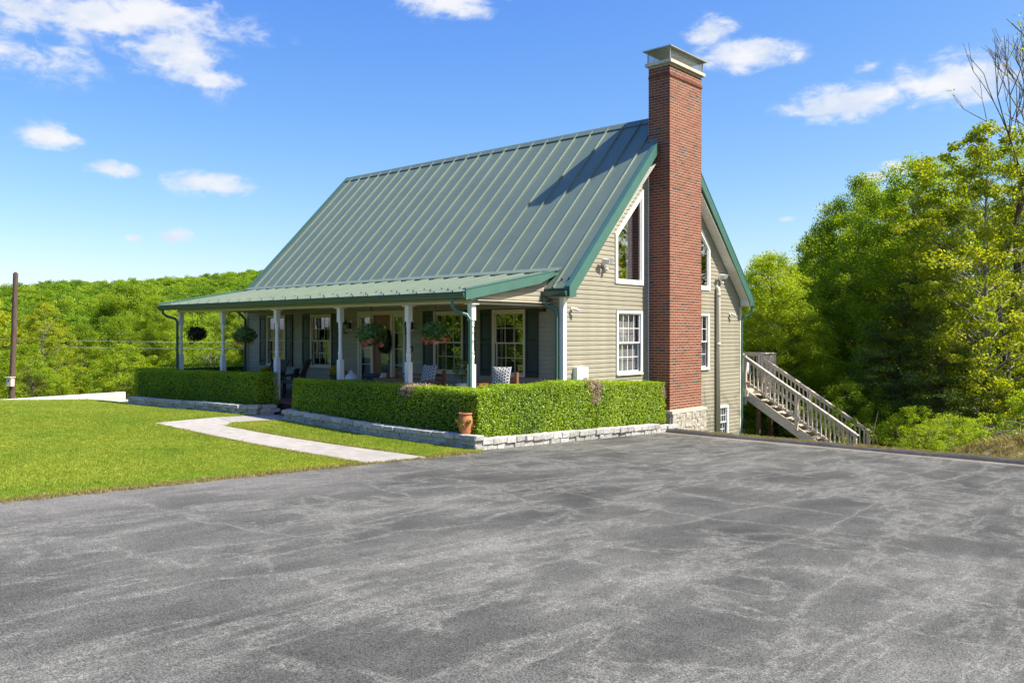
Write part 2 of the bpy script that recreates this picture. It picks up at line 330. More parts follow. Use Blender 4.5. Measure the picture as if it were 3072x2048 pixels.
MT['leafdarkb'] = m_leaf('leaf_dark_red', (.012, .02, .01), (.025, .03, .015), (.05, .035, .02), .3, .1, .05)
MT['flowerred'] = m_leaf('flower_red', (.55, .08, .09), (.70, .24, .20), (.85, .7, .6), .3, .0, .02)
MT['floweryellow'] = m_leaf('flower_yellow', (.35, .2, .005), (.6, .38, .01), (.75, .55, .03), .3, .0, .02)
def m_glass(name, tint=.55, rough=.0, base=.095):
    m, t, o = newmat(name)
    lw = t.nodes.new('ShaderNodeLayerWeight'); lw.inputs[0].default_value = .5
    f = M(t, 'ADD', M(t, 'MULTIPLY', M(t, 'POWER', lw.outputs['Facing'], 4), .9), base, True)
    tr = t.nodes.new('ShaderNodeBsdfTransparent'); tr.inputs[0].default_value = (tint, tint, tint, 1)
    g = t.nodes.new('ShaderNodeBsdfGlossy'); g.inputs['Roughness'].default_value = rough; g.inputs[0].default_value = (.95, .97, 1, 1)
    x = t.nodes.new('ShaderNodeMixShader'); t.links.new(f, x.inputs[0]); t.links.new(tr.outputs[0], x.inputs[1]); t.links.new(g.outputs[0], x.inputs[2])
    t.links.new(x.outputs[0], o.inputs[0]); return m
MT['glass'] = m_glass('window_glass', .86); MT['glass2'] = m_glass('coated_window_glass', .8, 0, .24)
def m_mesh():
    m, t, o = newmat('wire_mesh')
    n = t.nodes.new('ShaderNodeTexWave'); pbsdf(t, o, (.3, .3, .3), .5, metal=.5); return m
def m_pattern():                       # woven petal pattern, black on white
    m, t, o = newmat('petal_pattern_cloth')
    c = t.nodes.new('ShaderNodeTexCoord'); sp = t.nodes.new('ShaderNodeSeparateXYZ'); t.links.new(c.outputs['Object'], sp.inputs[0])
    tot = None; k = 2 * math.pi / .066
    for a in (0, 60, 120):
        w = M(t, 'ADD', M(t, 'MULTIPLY', sp.outputs[0], math.cos(R(a)) * k), M(t, 'MULTIPLY', sp.outputs[2], math.sin(R(a)) * k))
        s = M(t, 'COSINE', w); tot = s if tot is None else M(t, 'ADD', tot, s)
    a = M(t, 'ABSOLUTE', M(t, 'ADD', tot, .35))
    col = mixc(t, M(t, 'GREATER_THAN', a, .78), (.66, .67, .68), (.02, .022, .03))
    pbsdf(t, o, col, .85); return m
MT['pattern'] = m_pattern()
def m_door():
    m, t, o = newmat('door_wood'); n = noise(t, 4, 5, .6, stretch=(10, 10, .8))
    pbsdf(t, o, ramp(t, n, [(.3, (.15, .06, .028)), (.7, (.26, .11, .05))]), .4, n, .1); return m
MT['door'] = m_door()

# ------------------------------------------------------------------ terrain
def sm(a, b, x):
    t = np.clip((x - a) / (b - a), 0, 1); return t * t * (3 - 2 * t)
CAMX, CAMY = 12.451, -15.89
def lot(X, Y):
    b = .15 * np.exp(-((X + 7.3) / 3.6) ** 2) / (1 + np.exp(np.clip((Y + 1.) * 2, -50, 50))) / (1 + np.exp(np.clip(-(Y + 7.5) * 1.2, -50, 50)))
    lawn = .25 * np.exp(-((X + 13) / 5.) ** 2 - ((Y + 9) / 4.) ** 2)
    return -.034 * (np.clip(Y, -40, 12) + 3.6) + b + lawn * (1 - sm(-3, 0, X))
def terrain(X, Y):
    X = np.asarray(X, float); Y = np.asarray(Y, float)
    z = lot(X, Y)
    rear = sm(3.3, 10, Y) * sm(-2.5, .4, X) * 1.15 + sm(9.5, 13, Y) * (1 - sm(-2.5, .4, X)) * 1.2 + sm(12, 40, Y) * 1.5
    side = sm(18.6, 31, -X) * 3.2
    z = z - np.maximum(rear, 0) - side
    s = (X - CAMX) * -.9063 + (Y - CAMY) * .4226; q = (X - CAMX) * .4226 + (Y - CAMY) * .9063
    z = z - sm(45, 90, s) * 4.5
    top = np.clip(20.5 + .11 * q, 6, 38) * (1 - .75 * sm(150, 330, q)) * (1 - .5 * sm(150, 330, -q))
    z = z + sm(105, 430, s) * (top + 9) + 1.2 * np.sin(s / 37 + 1.3 * np.sin(q / 41)) * sm(100, 150, s) - 14 * sm(440, 700, s) * sm(105, 430, s)
    far = np.hypot(X - CAMX, Y - CAMY)
    return z
def sheet(name, xs, ys, zf, mat, parent=None, mask=None):
    X, Y = np.meshgrid(xs, ys, indexing='ij'); Z = zf(X, Y); nx, ny = X.shape
    v = np.stack([X, Y, Z], -1).reshape(-1, 3)
    i = np.arange(nx * ny).reshape(nx, ny)
    f = np.stack([i[:-1, :-1], i[1:, :-1], i[1:, 1:], i[:-1, 1:]], -1).reshape(-1, 4)
    if mask is not None:
        cx = (X[:-1, :-1] + X[1:, 1:]).ravel() / 2; cy = (Y[:-1, :-1] + Y[1:, 1:]).ravel() / 2
        f = f[mask(cx, cy)]
    me = bpy.data.meshes.new(name); me.from_pydata(v.tolist(), [], f.tolist()); me.update(); me.materials.append(mat)
    me.polygons.foreach_set('use_smooth', [True] * len(me.polygons))
    return inst(name, me, parent)
xs = np.unique(np.concatenate([np.linspace(-900, -80, 70), np.linspace(-80, -20, 40), np.arange(-20, 14.01, .6), np.linspace(14, 60, 24), np.linspace(60, 700, 30)]))
ys = np.unique(np.concatenate([np.linspace(-400, -45, 24), np.linspace(-45, -12, 20), np.arange(-12, 14.01, .6), np.linspace(14, 80, 34), np.linspace(80, 900, 60)]))
def ground_z(X, Y):
    z = terrain(X, Y)
    under = sm(-19.2, -18.4, X) * (1 - sm(3.0, 3.25, Y)) * sm(-44, -42, Y)
    return z - .08 * under
tag(sheet('ground', xs, ys, ground_z, MT['earth']), 'rough grassy ground sloping away behind the house to the wood', None, None, 'structure')
WALKS = [((-7.15, -3.05), (-5.95, -3.05), (-5.86, -5.25), (-7.1, -5.1)), ((-7.1, -5.1), (-5.86, -5.25), (-5.4, -5.78), (-6.62, -6.80)), ]
def in_walk(X, Y):
    a = (Y < -3.0) & (Y > -5.6) & (X > -7.2) & (X < -5.85 )
    ylo = -6.81 + 0 * X; yhi = -5.75 + .34 * (X + 5.5) / 6.4
    b = (X > -6.65 + 0 * Y) & (X < 1.1) & (Y > ylo) & (Y < yhi)
    c = (X > -7.15 + (-5.1 - Y) * .31) & (X < -5.3) & (Y <= -5.0) & (Y > -6.81) & (X < -5.86 + np.maximum(0, -5.2 - Y) * .9)
    return a | b | c
lx = np.arange(-18.4, 1.11, .2); ly = np.concatenate([np.arange(-42, -12, 1.0), np.arange(-12, -3.29, .15)])
tag(sheet('lawn', np.append(lx, 1.1), ly, lambda X, Y: terrain(X, Y) + .0 + .015 * np.sin(X * 2.1) * np.sin(Y * 1.7), MT['lawn'], None, lambda x, y: ~in_walk(x, y)), 'bright mown lawn beside the front walk', None, None, 'structure')
dx = np.concatenate([np.arange(1.1, 14, .5), np.linspace(14, 45, 16)]); dy = np.concatenate([np.linspace(-42, -14, 20), np.arange(-13.5, 2.96, .5), [3.02]])
tag(sheet('driveway', dx, dy, lambda X, Y: terrain(X, Y) + .012, MT['asphalt']), 'worn grey asphalt driveway filling the foreground', None, None, 'structure')
# the little wedge of asphalt between the lawn edge and the side wall
m = MB(); ew = [(.80, -3.62), (1.1, -3.62), (1.1, 3.0), (.80, 3.0)]
vs = [(x, y, float(terrain(x, y)) + .012) for x, y in ((.78, -3.9), (1.1, -4.5), (1.1, 3.02), (.78, 3.3))]; m.add(vs, [(0, 1, 2, 3)])
tag(m.build('driveway_edge', MT['asphalt']), 'strip of asphalt along the side stone wall', None, None, 'structure')
# concrete walk in slabs
wk = bpy.data.objects.new('front_walk', None); link(wk); tag(wk, 'pale concrete front walk leading from the drive to the porch step', None, None, 'structure')
def slab(pts):
    m = MB(); top = [(x, y, float(terrain(x, y)) + .03) for x, y in pts]; bot = [(x, y, z - .1) for x, y, z in top]
    m.prism(bot, top); m.build('concrete_slab', MT['concrete'], wk)
g = .012
xk = [-5.45, -4.2, -2.9, -1.6, -.3, 1.08]
for a, b in zip(xk[:-1], xk[1:]):
    yh = lambda x: -5.76 + .34 * (x + 5.45) / 6.5
    slab([(a + g, -6.78), (b, -6.76), (b, yh(b)), (a + g, yh(a))])
slab([(-6.62, -6.80), (-5.45, -6.78), (-5.45, -5.76), (-5.86, -5.28), (-7.08, -5.0)])
slab([(-7.09, -4.98), (-5.87, -5.26), (-5.93, -4.1), (-7.15, -4.1)]); slab([(-7.15, -4.085), (-5.93, -4.085), (-5.97, -3.0), (-7.2, -3.0)])
# asphalt kerb along the far side of the drive, strip of grass behind
m = MB(); rk = random.Random(5); prev = None
kx = np.arange(.95, 30, .45); rows = []
for x in kx:
    y = 3.12 + .03 * math.sin(x * 1.7) - .006 * x + rk.uniform(-.02, .02); z = float(lot(np.array(x), np.array(3.0))); h = .085 + rk.uniform(-.02, .02)
    rows.append([(x, y - .13, z - .05), (x, y - .07, z + h * .6), (x, y + .02, z + h), (x, y + .16, z + h * .8), (x, y + .34, z - .25)])
b0 = 0; vs = [p for r_ in rows for p in r_]; fs = []
for i in range(len(rows) - 1):
    for k in range(4): a = i * 5 + k; fs.append((a, a + 5, a + 6, a + 1))
m.add(vs, fs); tag(m.build('driveway_kerb', MT['berm'], None, True), 'low black asphalt kerb along the far edge of the drive', None, None, 'structure')

# ------------------------------------------------------------------ the house
L, D, E_ = 13.98, 9.176, .1143       # length, depth, siding exposure
house = empty('house', (-7, 4.6, .4), 'tan clapboard house with green metal roof, brick chimney and long front porch', 'house')
SL = 1.038; RID = 8.37; RY = 4.588; ZE = 3.41   # roof top plane: z = ZE + SL*(y+.2)
def roofz(y): return ZE + SL * (y + .2) if y < RY else ZE + SL * (D + .2 - y)
# backing walls set behind the boards (dark rooms show through the glass)
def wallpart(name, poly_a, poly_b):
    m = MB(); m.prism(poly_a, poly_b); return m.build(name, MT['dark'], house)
gab = [(0, -1.6), (D, -1.6), (D, 3.15), (RY, 7.75), (0, 3.15)]
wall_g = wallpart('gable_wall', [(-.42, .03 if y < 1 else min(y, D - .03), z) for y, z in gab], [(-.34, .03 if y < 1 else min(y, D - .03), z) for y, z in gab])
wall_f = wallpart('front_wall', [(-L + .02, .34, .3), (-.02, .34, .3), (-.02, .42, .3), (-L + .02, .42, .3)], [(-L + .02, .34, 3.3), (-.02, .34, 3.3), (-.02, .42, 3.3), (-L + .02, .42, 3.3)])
wall_l = wallpart('end_wall', [(-L - .0, y, z) for y, z in gab], [(-L + .1, y, z) for y, z in gab]); wall_l.data.materials[0] = MT['siding']
wall_b = boxo('back_wall', MT['siding'], house, -L + .1, -.02, D - .1, D, -1.6, 3.2)
PROF = [(-.004, 0), (.020, 0), (.018, .062), (.008, .092), (.006, E_ + .004), (-.004, E_ + .004)]
def board(wall, parent, z0, a0, b0, a1=None, b1=None, ztop=1.0, off=0):
    """one lapped board from a0 to b0 at its foot and a1 to b1 at its head"""
    a1 = a0 if a1 is None else a1; b1 = b0 if b1 is None else b1
    if max(b0 - a0, b1 - a1) < .03: return
    P1, P2 = [], []
    for n, z in PROF:
        f = z / E_
        aa = a0 + (a1 - a0) * f; bb = b0 + (b1 - b0) * f; zz = z0 + z * ztop
        if wall == 'X': P1.append((off + n, aa, zz)); P2.append((off + n, bb, zz))
        else: P1.append((aa, off - n, zz)); P2.append((bb, off - n, zz))
    m = MB(); m.prism(P1, P2) if wall == 'Y' else m.prism(P1, P2)
    return m.build('siding_board', MT['siding'], parent, at=P1[0])
def subtract(iv, cuts):
    out = [iv]
    for c0, c1 in cuts:
        o2 = []
        for a, b in out:
            if c1 <= a or c0 >= b: o2.append((a, b)); continue
            if c0 > a: o2.append((a, c0))
            if c1 < b: o2.append((c1, b))
        out = o2
    return out
CY0, CY1, CX = 3.759, 5.446, .665    # chimney
WZ0, WZ1 = 1.245, 2.935              # main-floor windows
GW = [(2.19, 3.41), (5.87, 7.09)]    # gable windows, main floor
def slopey(z, side):                 # where the gable wall meets the soffit
    zz = z - 2.35
    t = .067 + max(0, (zz - 1.06)) * .977
    return (t if zz > .85 else .0) if side == 0 else (D - t if zz > .85 else D)
z = 1.929 - 27 * E_
n_b = 0
while z < 7.6:
    zc = z + E_ / 2; lo0, lo1 = slopey(z, 0), slopey(z + E_, 0); hi0, hi1 = slopey(z, 1), slopey(z + E_, 1)
    if z < .25: lo0 = lo1 = 5.5       # below grade in front of the chimney
    cuts = [(CY0 - .02, CY1 + .02)] if z > .2 else [(3.7, 5.52)]
    for a, b in GW:
        if WZ0 + .02 < zc < WZ1 - .02: cuts.append((a + .03, b - .03))
    if -.92 < zc < .10: cuts.append((7.68, 8.28))
    # trapezoid windows
    if 3.65 < zc < 6.2:
        top = lambda yy: 4.907 + (yy - 2.141) * .987
        ymin = 2.16 if zc < 4.88 else 2.16 + (zc - 4.88) / .987
        if ymin < 3.44: cuts.append((ymin + .03, 3.43)); cuts.append((D - 3.43 + .13, D - ymin + .10))
    for a, b in subtract((min(lo0, lo1), max(hi0, hi1)), cuts):
        A0, A1 = (lo0, lo1) if a <= min(lo0, lo1) + 1e-6 else (a, a)
        B0, B1 = (hi0, hi1) if b >= max(hi0, hi1) - 1e-6 else (b, b)
        if A0 < .001: A0 = A1 = .095
        if B0 > D - .001: B0 = B1 = D - .09
        if z < 7.2 and board('X', wall_g, z, A0, B0, A1, B1): n_b += 1
    z += E_
FW = [(-12.70, -11.58), (-10.20, -9.08), (-4.48, -3.33), (-2.29, -1.157)]
DX0, DX1, DZ = -7.78, -5.63, 2.96
z = 1.929 - 12 * E_
while z < 3.12:
    zc = z + E_ / 2; cuts = []
    if WZ0 + .02 < zc < WZ1 - .02: cuts += [(a + .03, b - .03) for a, b in FW]
    if zc < DZ - .03: cuts.append((DX0 + .03, DX1 - .03))
    for a, b in subtract((-L + .09, -.092), cuts):
        if board('Y', wall_f, z, a, b): n_b += 1
    z += E_
# corner boards
def corner(name, mat, *b): return boxo(name, mat, house, *b)
m = MB(); m.box(-.09, .030, -.030, 0.0, .3, 3.19); m.box(.0, .030, .001, .095, .3, 3.19); m.build('corner_board', MT['white'], house)
m = MB(); m.box(0, .03, D - .085, D + .03, -1.6, 3.19); m.build('corner_board', MT['almond'], house)
m = MB(); m.box(-L - .03, -L + .09, -.03, 0, .3, 3.19); m.build('corner_board', MT['almond'], house)
boxo('corner_trim', MT['white'], house, .0, .028, CY0 - .05, CY0 - .012, .3, 6.6)
boxo('base_trim', MT['siding'], wall_f, -L + .1, -.1, -.012, .0, .36, 1.929 - 12 * E_ + .002)

# --- windows: frame, two sashes, muntins, glass, curtain
def P3(wall, off, a, n, z): return (off + n, a, z) if wall == 'X' else (a, off - n, z)
def wbox(m, wall, a0, a1, n0, n1, z0, z1, off=0):
    if wall == 'X': m.box(off + n0, off + n1, a0, a1, z0, z1)
    else: m.box(a0, a1, off - n1, off - n0, z0, z1)
def window(wall, a0, a1, z0, z1, trim, cols, rows, curtain, fr='cream', nobars_low=False):
    w = MB()
    T = .075
    wbox(w, wall, a0, a0 + T, .0, .045, z0, z1); wbox(w, wall, a1 - T, a1, .0, .045, z0, z1)
    wbox(w, wall, a0 + T, a1 - T, .0, .045, z1 - T, z1); wbox(w, wall, a0 + T, a1 - T, .0, .045, z0, z0 + T)
    f = w.build('window', MT[trim], house)
    s = MB(); wbox(s, wall, a0 - .0, a1 + .0, .046, .068, z0, z0 + .035); s.build('sill', MT[trim], f)
    ai, bi, zi, zo = a0 + T, a1 - T, z0 + T, z1 - T; zm = (zi + zo) / 2; t = .036
    for k, (za, zb, nn) in enumerate(((zm - .018, zo, -.012), (zi, zm + .018, -.045))):
        s = MB(); wbox(s, wall, ai, ai + t, nn - .02, nn + .012, za, zb); wbox(s, wall, bi - t, bi, nn - .02, nn + .012, za, zb)
        wbox(s, wall, ai + t, bi - t, nn - .02, nn + .012, zb - t, zb); wbox(s, wall, ai + t, bi - t, nn - .02, nn + .012, za, za + t); s.build('sash', MT[trim], f)
        g = MB(); wbox(g, wall, ai + t, bi - t, nn - .006, nn - .002, za + t, zb - t); g.build('pane', MT['glass'], f)
        b = MB(); A, B, Z0, Z1 = ai + t, bi - t, za + t, zb - t
        for c in range(1, cols): x = A + (B - A) * c / cols; wbox(b, wall, x - .009, x + .009, nn, nn + .005, Z0, Z1)
        for r_ in range(1, rows): x = Z0 + (Z1 - Z0) * r_ / rows; wbox(b, wall, A, B, nn + .0015, nn + .0065, x - .009, x + .009)
        b.build('muntin', MT[trim], f)
    rv = MB()                          # jamb lining back to the room
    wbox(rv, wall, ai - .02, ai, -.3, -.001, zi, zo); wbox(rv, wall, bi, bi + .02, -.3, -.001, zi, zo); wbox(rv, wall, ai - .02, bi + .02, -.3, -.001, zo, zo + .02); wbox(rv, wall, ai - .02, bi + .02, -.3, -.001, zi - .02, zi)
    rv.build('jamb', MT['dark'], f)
    if curtain == 'blind':
        c = MB(); wbox(c, wall, ai + .01, bi - .01, -.125, -.115, zi + .01, zo - .01); c.build('blind', MT['blind'], f)
    elif curtain:
        for u0, u1 in curtain:
            c = MB(); n = 14; lo, hi = [], []
            for k in range(n + 1):
                a = ai + (bi - ai) * (u0 + (u1 - u0) * k / n); d = -.2 + .018 * math.sin(k * 2.4)
                lo.append(P3(wall, 0, a, d, zi + .02)); hi.append(P3(wall, 0, a, d, zo - .02))
            c.add(lo + hi, [(k, k + 1, n + 2 + k, n + 1 + k) for k in range(n)]); c.build('curtain', MT['curtain'], f)
    return f
cur = [[(.0, .12), (.55, .95)], [(.5, .92)], [(0, .14)], [(.0, .1), (.9, 1)]]
for (a, b), c in zip(FW, cur): window('Y', a, b, WZ0, WZ1, 'cream', 3, 2, c)
for a, b in GW: window('X', a, b, WZ0, WZ1, 'white', 4, 2, 'blind')
window('X', 7.66, 8.30, -.94, .115, 'white', 3, 2, 'blind')
# trapezoid gable windows
def trapwin(ys, flip):
    fy = (lambda y: D - y + .10) if flip else (lambda y: y)
    o = [(2.141, 3.62), (3.457, 3.62), (3.457, 6.206), (2.141, 4.907)]
    i_ = [(2.141 + .10, 3.72), (3.457 - .10, 3.72), (3.457 - .10, 5.955), (2.141 + .10, 4.862)]
    i2 = [(2.141 + .13, 3.75), (3.457 - .13, 3.75), (3.457 - .13, 5.885), (2.141 + .13, 4.846)]
    m = MB()
    for k in range(4):
        j = (k + 1) % 4; q = [o[k], o[j], i_[j], i_[k]]
        m.prism([(0.0, fy(y), z) for y, z in q], [(.046, fy(y), z) for y, z in q])
    f = m.build('gable_window', MT['white'], house)
    m = MB()
    for k in range(4):
        j = (k + 1) % 4; q = [i_[k], i_[j], i2[j], i2[k]]; m.prism([(-.03, fy(y), z) for y, z in q], [(.02, fy(y), z) for y, z in q])
    m.build('sash', MT['white'], f)
    m = MB(); m.prism([(-.006, fy(y), z) for y, z in i2], [(-.002, fy(y), z) for y, z in i2]); m.build('pane', MT['glass2'], f)
    m = MB(); m.box(-.2, -.19, min(fy(2.95), fy(3.3)), max(fy(2.95), fy(3.3)), 3.75, 5.5); m.build('curtain', MT['blind'], f)
    m = MB()
    for k in range(4):
        j = (k + 1) % 4; q = [o[k], o[j], i_[j], i_[k]]
        m.prism([(-.3, fy(y), z) for y, z in q], [(-.005, fy(y), z) for y, z in q])
    m.build('jamb', MT['dark'], f)
trapwin(None, False); trapwin(None, True)
# shutters
def shutter(x0, x1):
    z0, z1 = 1.255, 2.945; f = boxo('shutter', MT['shutter'], house, x0, x1, -.040, -.021, z0, z1)
    m = MB(); t = .045
    for a, b in ((x0, x0 + t), (x1 - t, x1)): m.box(a, b, -.058, -.041, z0, z1)
    for a, b in ((z0, z0 + .09), (2.07, 2.13), (z1 - .075, z1)): m.box(x0 + t, x1 - t, -.058, -.041, a, b)
    m.build('rail', MT['shutter'], f)
    for a, b in ((z0 + .13, 2.03), (2.17, z1 - .115)):
        m = MB(); m.prism([(x0 + t + .02, -.041, a), (x1 - t - .02, -.041, a), (x1 - t - .02, -.041, b), (x0 + t + .02, -.041, b)], [(x0 + t + .05, -.052, a + .03), (x1 - t - .05, -.052, a + .03), (x1 - t - .05, -.052, b - .03), (x0 + t + .05, -.052, b - .03)]); m.build('panel', MT['shutter'], f)
for a, b in FW: shutter(a - .41, a - .008); shutter(b + .008, b + .41)
# front door with sidelights
m = MB()
for a, b in ((DX0, DX0 + .09), (DX1 - .09, DX1), (-7.16, -7.06), (-6.28, -6.18)): m.box(a, b, -.05, .05, .5, DZ - .09)
m.box(DX0, DX1, -.05, .05, DZ - .09, DZ + .02); surr = m.build('door_surround', MT['cream'], house)
for a, b in ((DX0 + .09, -7.16), (-6.18, DX1 - .09)):
    m = MB(); m.box(a, a + .05, -.01, .02, .55, DZ - .09); m.box(b - .05, b, -.01, .02, .55, DZ - .09); m.box(a + .05, b - .05, -.01, .02, .55, .95); m.box(a + .05, b - .05, -.01, .02, DZ - .16, DZ - .09)
    sdl = m.build('sidelight', MT['almond'], house)
    boxo('pane', MT['glass'], sdl, a + .05, b - .05, .003, .008, .95, DZ - .16)
    boxo('curtain', MT['curtain'], sdl, a + .06, b - .06, .1, .105, .96, DZ - .17)
    m = MB()
    for k in range(1, 4): zz = .95 + k * .47; m.box(a + .05, b - .05, -.008, .0, zz - .01, zz + .01)
    m.build('muntin', MT['almond'], sdl)
door = boxo('front_door', MT['door'], house, -7.06, -6.28, .0, .045, .5, DZ - .09)
def oval(rx, rz, cx, cz, y, n=28): return [(cx + rx * math.cos(2 * math.pi * k / n), y, cz + rz * math.sin(2 * math.pi * k / n)) for k in range(n)]
m = MB(); n = 28
for r0, r1 in ((1.0, 1.16),):
    a = oval(.185 * r1, .80 * 1.06, -6.56, 1.75, -.014); b = oval(.185, .80, -6.56, 1.75, -.014); a2 = oval(.185 * r1, .80 * 1.06, -6.56, 1.75, -.001); b2 = oval(.185, .80, -6.56, 1.75, -.001)
    m.add(a + b + a2 + b2, [(k, (k + 1) % n, n + (k + 1) % n, n + k) for k in range(n)] + [(k, 2 * n + k, 2 * n + (k + 1) % n, (k + 1) % n) for k in range(n)] + [(n + k, n + (k + 1) % n, 3 * n + (k + 1) % n, 3 * n + k) for k in range(n)])
m.build('glass_surround', MT['door'], door)
mir, t_, o_ = newmat('dark_door_glass'); pbsdf(t_, o_, (.42, .43, .42), .04, spec=1.0, metal=.75)
m = MB(); m.prism(oval(.185, .80, -6.56, 1.75, -.001), oval(.185, .80, -6.56, 1.75, -.004)); m.build('oval_glass', mir, door)
m = MB(); m.tube([(-6.98 + .7 * k / 16, -.012, 2.52 + .09 * math.sin(math.pi * k / 16) ** .5 * (1 if k % 16 else 0) + .03 * math.cos(k * math.pi / 4)) for k in range(17)], .018, 6); m.build('carved_molding', MT['door'], door)
m = MB(); m.lathe(-6.36, -.03, [(.01, 1.5), (.028, 1.49), (.028, 1.53), (.01, 1.54)], 8); m.build('handle', MT['bronze'], door)

# --- main roof: deck slab, standing seam panels, ridge cap, rakes, soffit, gutters
RX0, RX1 = -14.33, .33
yf, yb = -.2, D + .2
roof = None
m = MB(); th = .05
m.prism([(RX0 + .02, yf, ZE - th), (RX0 + .02, RY, RID - th), (RX0 + .02, yb, ZE - th), (RX0 + .02, yb, ZE - .012), (RX0 + .02, RY, RID - .012), (RX0 + .02, yf, ZE - .012)],
        [(RX1 - .02, yf, ZE - th), (RX1 - .02, RY, RID - th), (RX1 - .02, yb, ZE - th), (RX1 - .02, yb, ZE - .012), (RX1 - .02, RY, RID - .012), (RX1 - .02, yf, ZE - .012)])
roof = m.build('roof', MT['roof'], house)
ang = math.atan(SL); sv = Vector((0, math.cos(ang), math.sin(ang))); nv = Vector((0, -math.sin(ang), math.cos(ang)))
slen = (RY - yf) / math.cos(ang) - .06; P0 = Vector((0, yf, ZE - .010))
def rib(m, x, p0, s, n, ln, w=.02, h=.045):
    q = []
    for d in (0, ln):
        b = p0 + s * d; q += [b + Vector((x - w, 0, 0)), b + Vector((x + w, 0, 0)), b + n * h + Vector((x + w * .6, 0, 0)), b + n * h + Vector((x - w * .6, 0, 0))]
    m.add(q, [(3, 2, 1, 0), (4, 5, 6, 7), (0, 1, 5, 4), (1, 2, 6, 5), (2, 3, 7, 6), (3, 0, 4, 7)])
seams = [-13.906 + .574 * k for k in range(25)]
edges = [RX0 + .02] + seams + [RX1 - .02]
for k in range(len(edges) - 1):
    x0, x1 = edges[k] + .001, edges[k + 1] - .001
    m = MB(); a, b = P0, P0 + sv * slen; u = nv * .010
    m.hexa([a + Vector((x0, 0, 0)), a + Vector((x1, 0, 0)), b + Vector((x1, 0, 0)), b + Vector((x0, 0, 0)), a + u + Vector((x0, 0, 0)), a + u + Vector((x1, 0, 0)), b + u + Vector((x1, 0, 0)), b + u + Vector((x0, 0, 0))])
    pn = m.build('roof_panel', MT['roof'], roof, at=a + Vector((x0, 0, 0)))
    if k: 
        m = MB(); rib(m, edges[k], P0 + nv * .0102, sv, nv, slen); m.build('standing_seam', MT['roof'], roof, at=a + Vector((x0, 0, 0)))
m = MB(); zr = RID + .055
m.prism([(RX0 - .02, RY - .17, zr - .175), (RX0 - .02, RY, zr), (RX0 - .02, RY + .17, zr - .175), (RX0 - .02, RY + .17, zr - .19), (RX0 - .02, RY, zr - .015), (RX0 - .02, RY - .17, zr - .19)],
        [(.05, RY - .17, zr - .175), (.05, RY, zr), (.05, RY + .17, zr - .175), (.05, RY + .17, zr - .19), (.05, RY, zr - .015), (.05, RY - .17, zr - .19)])
m.build('ridge_cap', MT['roof'], roof)
def rake(x0, x1, side, ytop):
    f = (lambda y: y) if side == 0 else (lambda y: D - y)
    m = MB(); zt = lambda y: ZE + SL * (y + .2) + .035
    q = [(f(-.21), zt(-.21)), (f(ytop), zt(ytop)), (f(ytop), zt(ytop) - .30), (f(.05), zt(.05) - .37), (f(.05), 3.2), (f(-.21), 3.2)]
    m.prism([(x0, y, z) for y, z in q], [(x1, y, z) for y, z in q]); m.build('rake_board', MT['green'], roof)
    m = MB(); q2 = [(f(-.22), zt(-.22) + .001), (f(ytop), zt(ytop) + .001), (f(ytop), zt(ytop) + .024), (f(-.22), zt(-.22) + .024)]
    xa = x0 - .10 if x0 > -5 else x0 - .01; xb = x1 + .01 if x0 > -5 else x1 + .1
    m.prism([(xa, y, z) for y, z in q2], [(xb, y, z) for y, z in q2]); m.build('rake_cap', MT['green'], roof)
rake(RX1, RX1 + .03, 0, CY0 - .10); rake(RX1, RX1 + .03, 1, CY0 - .10); rake(RX0 - .03, RX0, 0, RY - .01); rake(RX0 - .03, RX0, 1, RY - .01)
# boxed soffit under the gable overhang: ribbed strips
def soffit(side, ytop):
    f = (lambda y: y) if side == 0 else (lambda y: D - y)
    n = int((ytop - .06) / .085); m = MB()
    for k in range(n):
        a = .06 + k * .085; b = a + .079
        za, zb = 2.35 + 1.06 + (a - .067) * .977, 2.35 + 1.06 + (b - .067) * .977
        m.prism([(.03, f(a), za + .012), (.03, f(b), zb + .012), (.03, f(b), zb), (.03, f(a), za)], [(RX1 - .001, f(a), za + .012), (RX1 - .001, f(b), zb + .012), (RX1 - .001, f(b), zb), (RX1 - .001, f(a), za)])
    m.box(.03, RX1 - .001, min(f(-.2), f(.06)), max(f(-.2), f(.06)), 3.2, 3.215)
    m.box(.03, RX1 - .001, min(f(.055), f(.075)), max(f(.055), f(.075)), 3.216, 3.42)
    m.build('soffit', MT['soffit'], roof)
soffit(0, CY0 - .12); soffit(1, CY0 - .12)
boxo('eave_soffit', MT['soffit'], roof, RX0, RX1 - .001, -.18, -.001, 3.19, 3.205); boxo('eave_soffit', MT['soffit'], roof, RX0, RX1 - .001, D + .001, D + .18, 3.19, 3.205)
boxo('fascia', MT['shadedgreen'], roof, RX0, RX1 - .002, -.205, -.185, 3.2, 3.385); boxo('fascia', MT['shadedgreen'], roof, RX0, RX1 - .002, D + .185, D + .205, 3.2, 3.385)
def gutter(name, x0, x1, y, z, sgn=-1, parent=roof):
    pr = [(0, .12), (0, 0), (.075, 0), (.10, .05), (.12, .12), (.112, .12), (.09, .05), (.07, .008), (.008, .008), (.008, .12)]
    m = MB(); m.prism([(x0, y + sgn * a, z + b) for a, b in pr], [(x1, y + sgn * a, z + b) for a, b in pr])
    for x in (x0, x1): m.prism([(x - .002, y + sgn * a, z + b) for a, b in pr[:5]], [(x + .002, y + sgn * a, z + b) for a, b in pr[:5]])
    return m.build(name, MT['shadedgreen'], parent)
gutter('gutter', -.55, .30, -.206, 3.215); gutter('gutter', RX0, .34, D + .206, 3.2, 1); gutter('gutter', RX0, -13.75, -.206, 3.215)
def downspout(pts, parent=house, w=.075, d=.06, mat='green'):
    m = MB(); m.tube(pts, .042, 8); return m.build('downspout', MT[mat], parent)
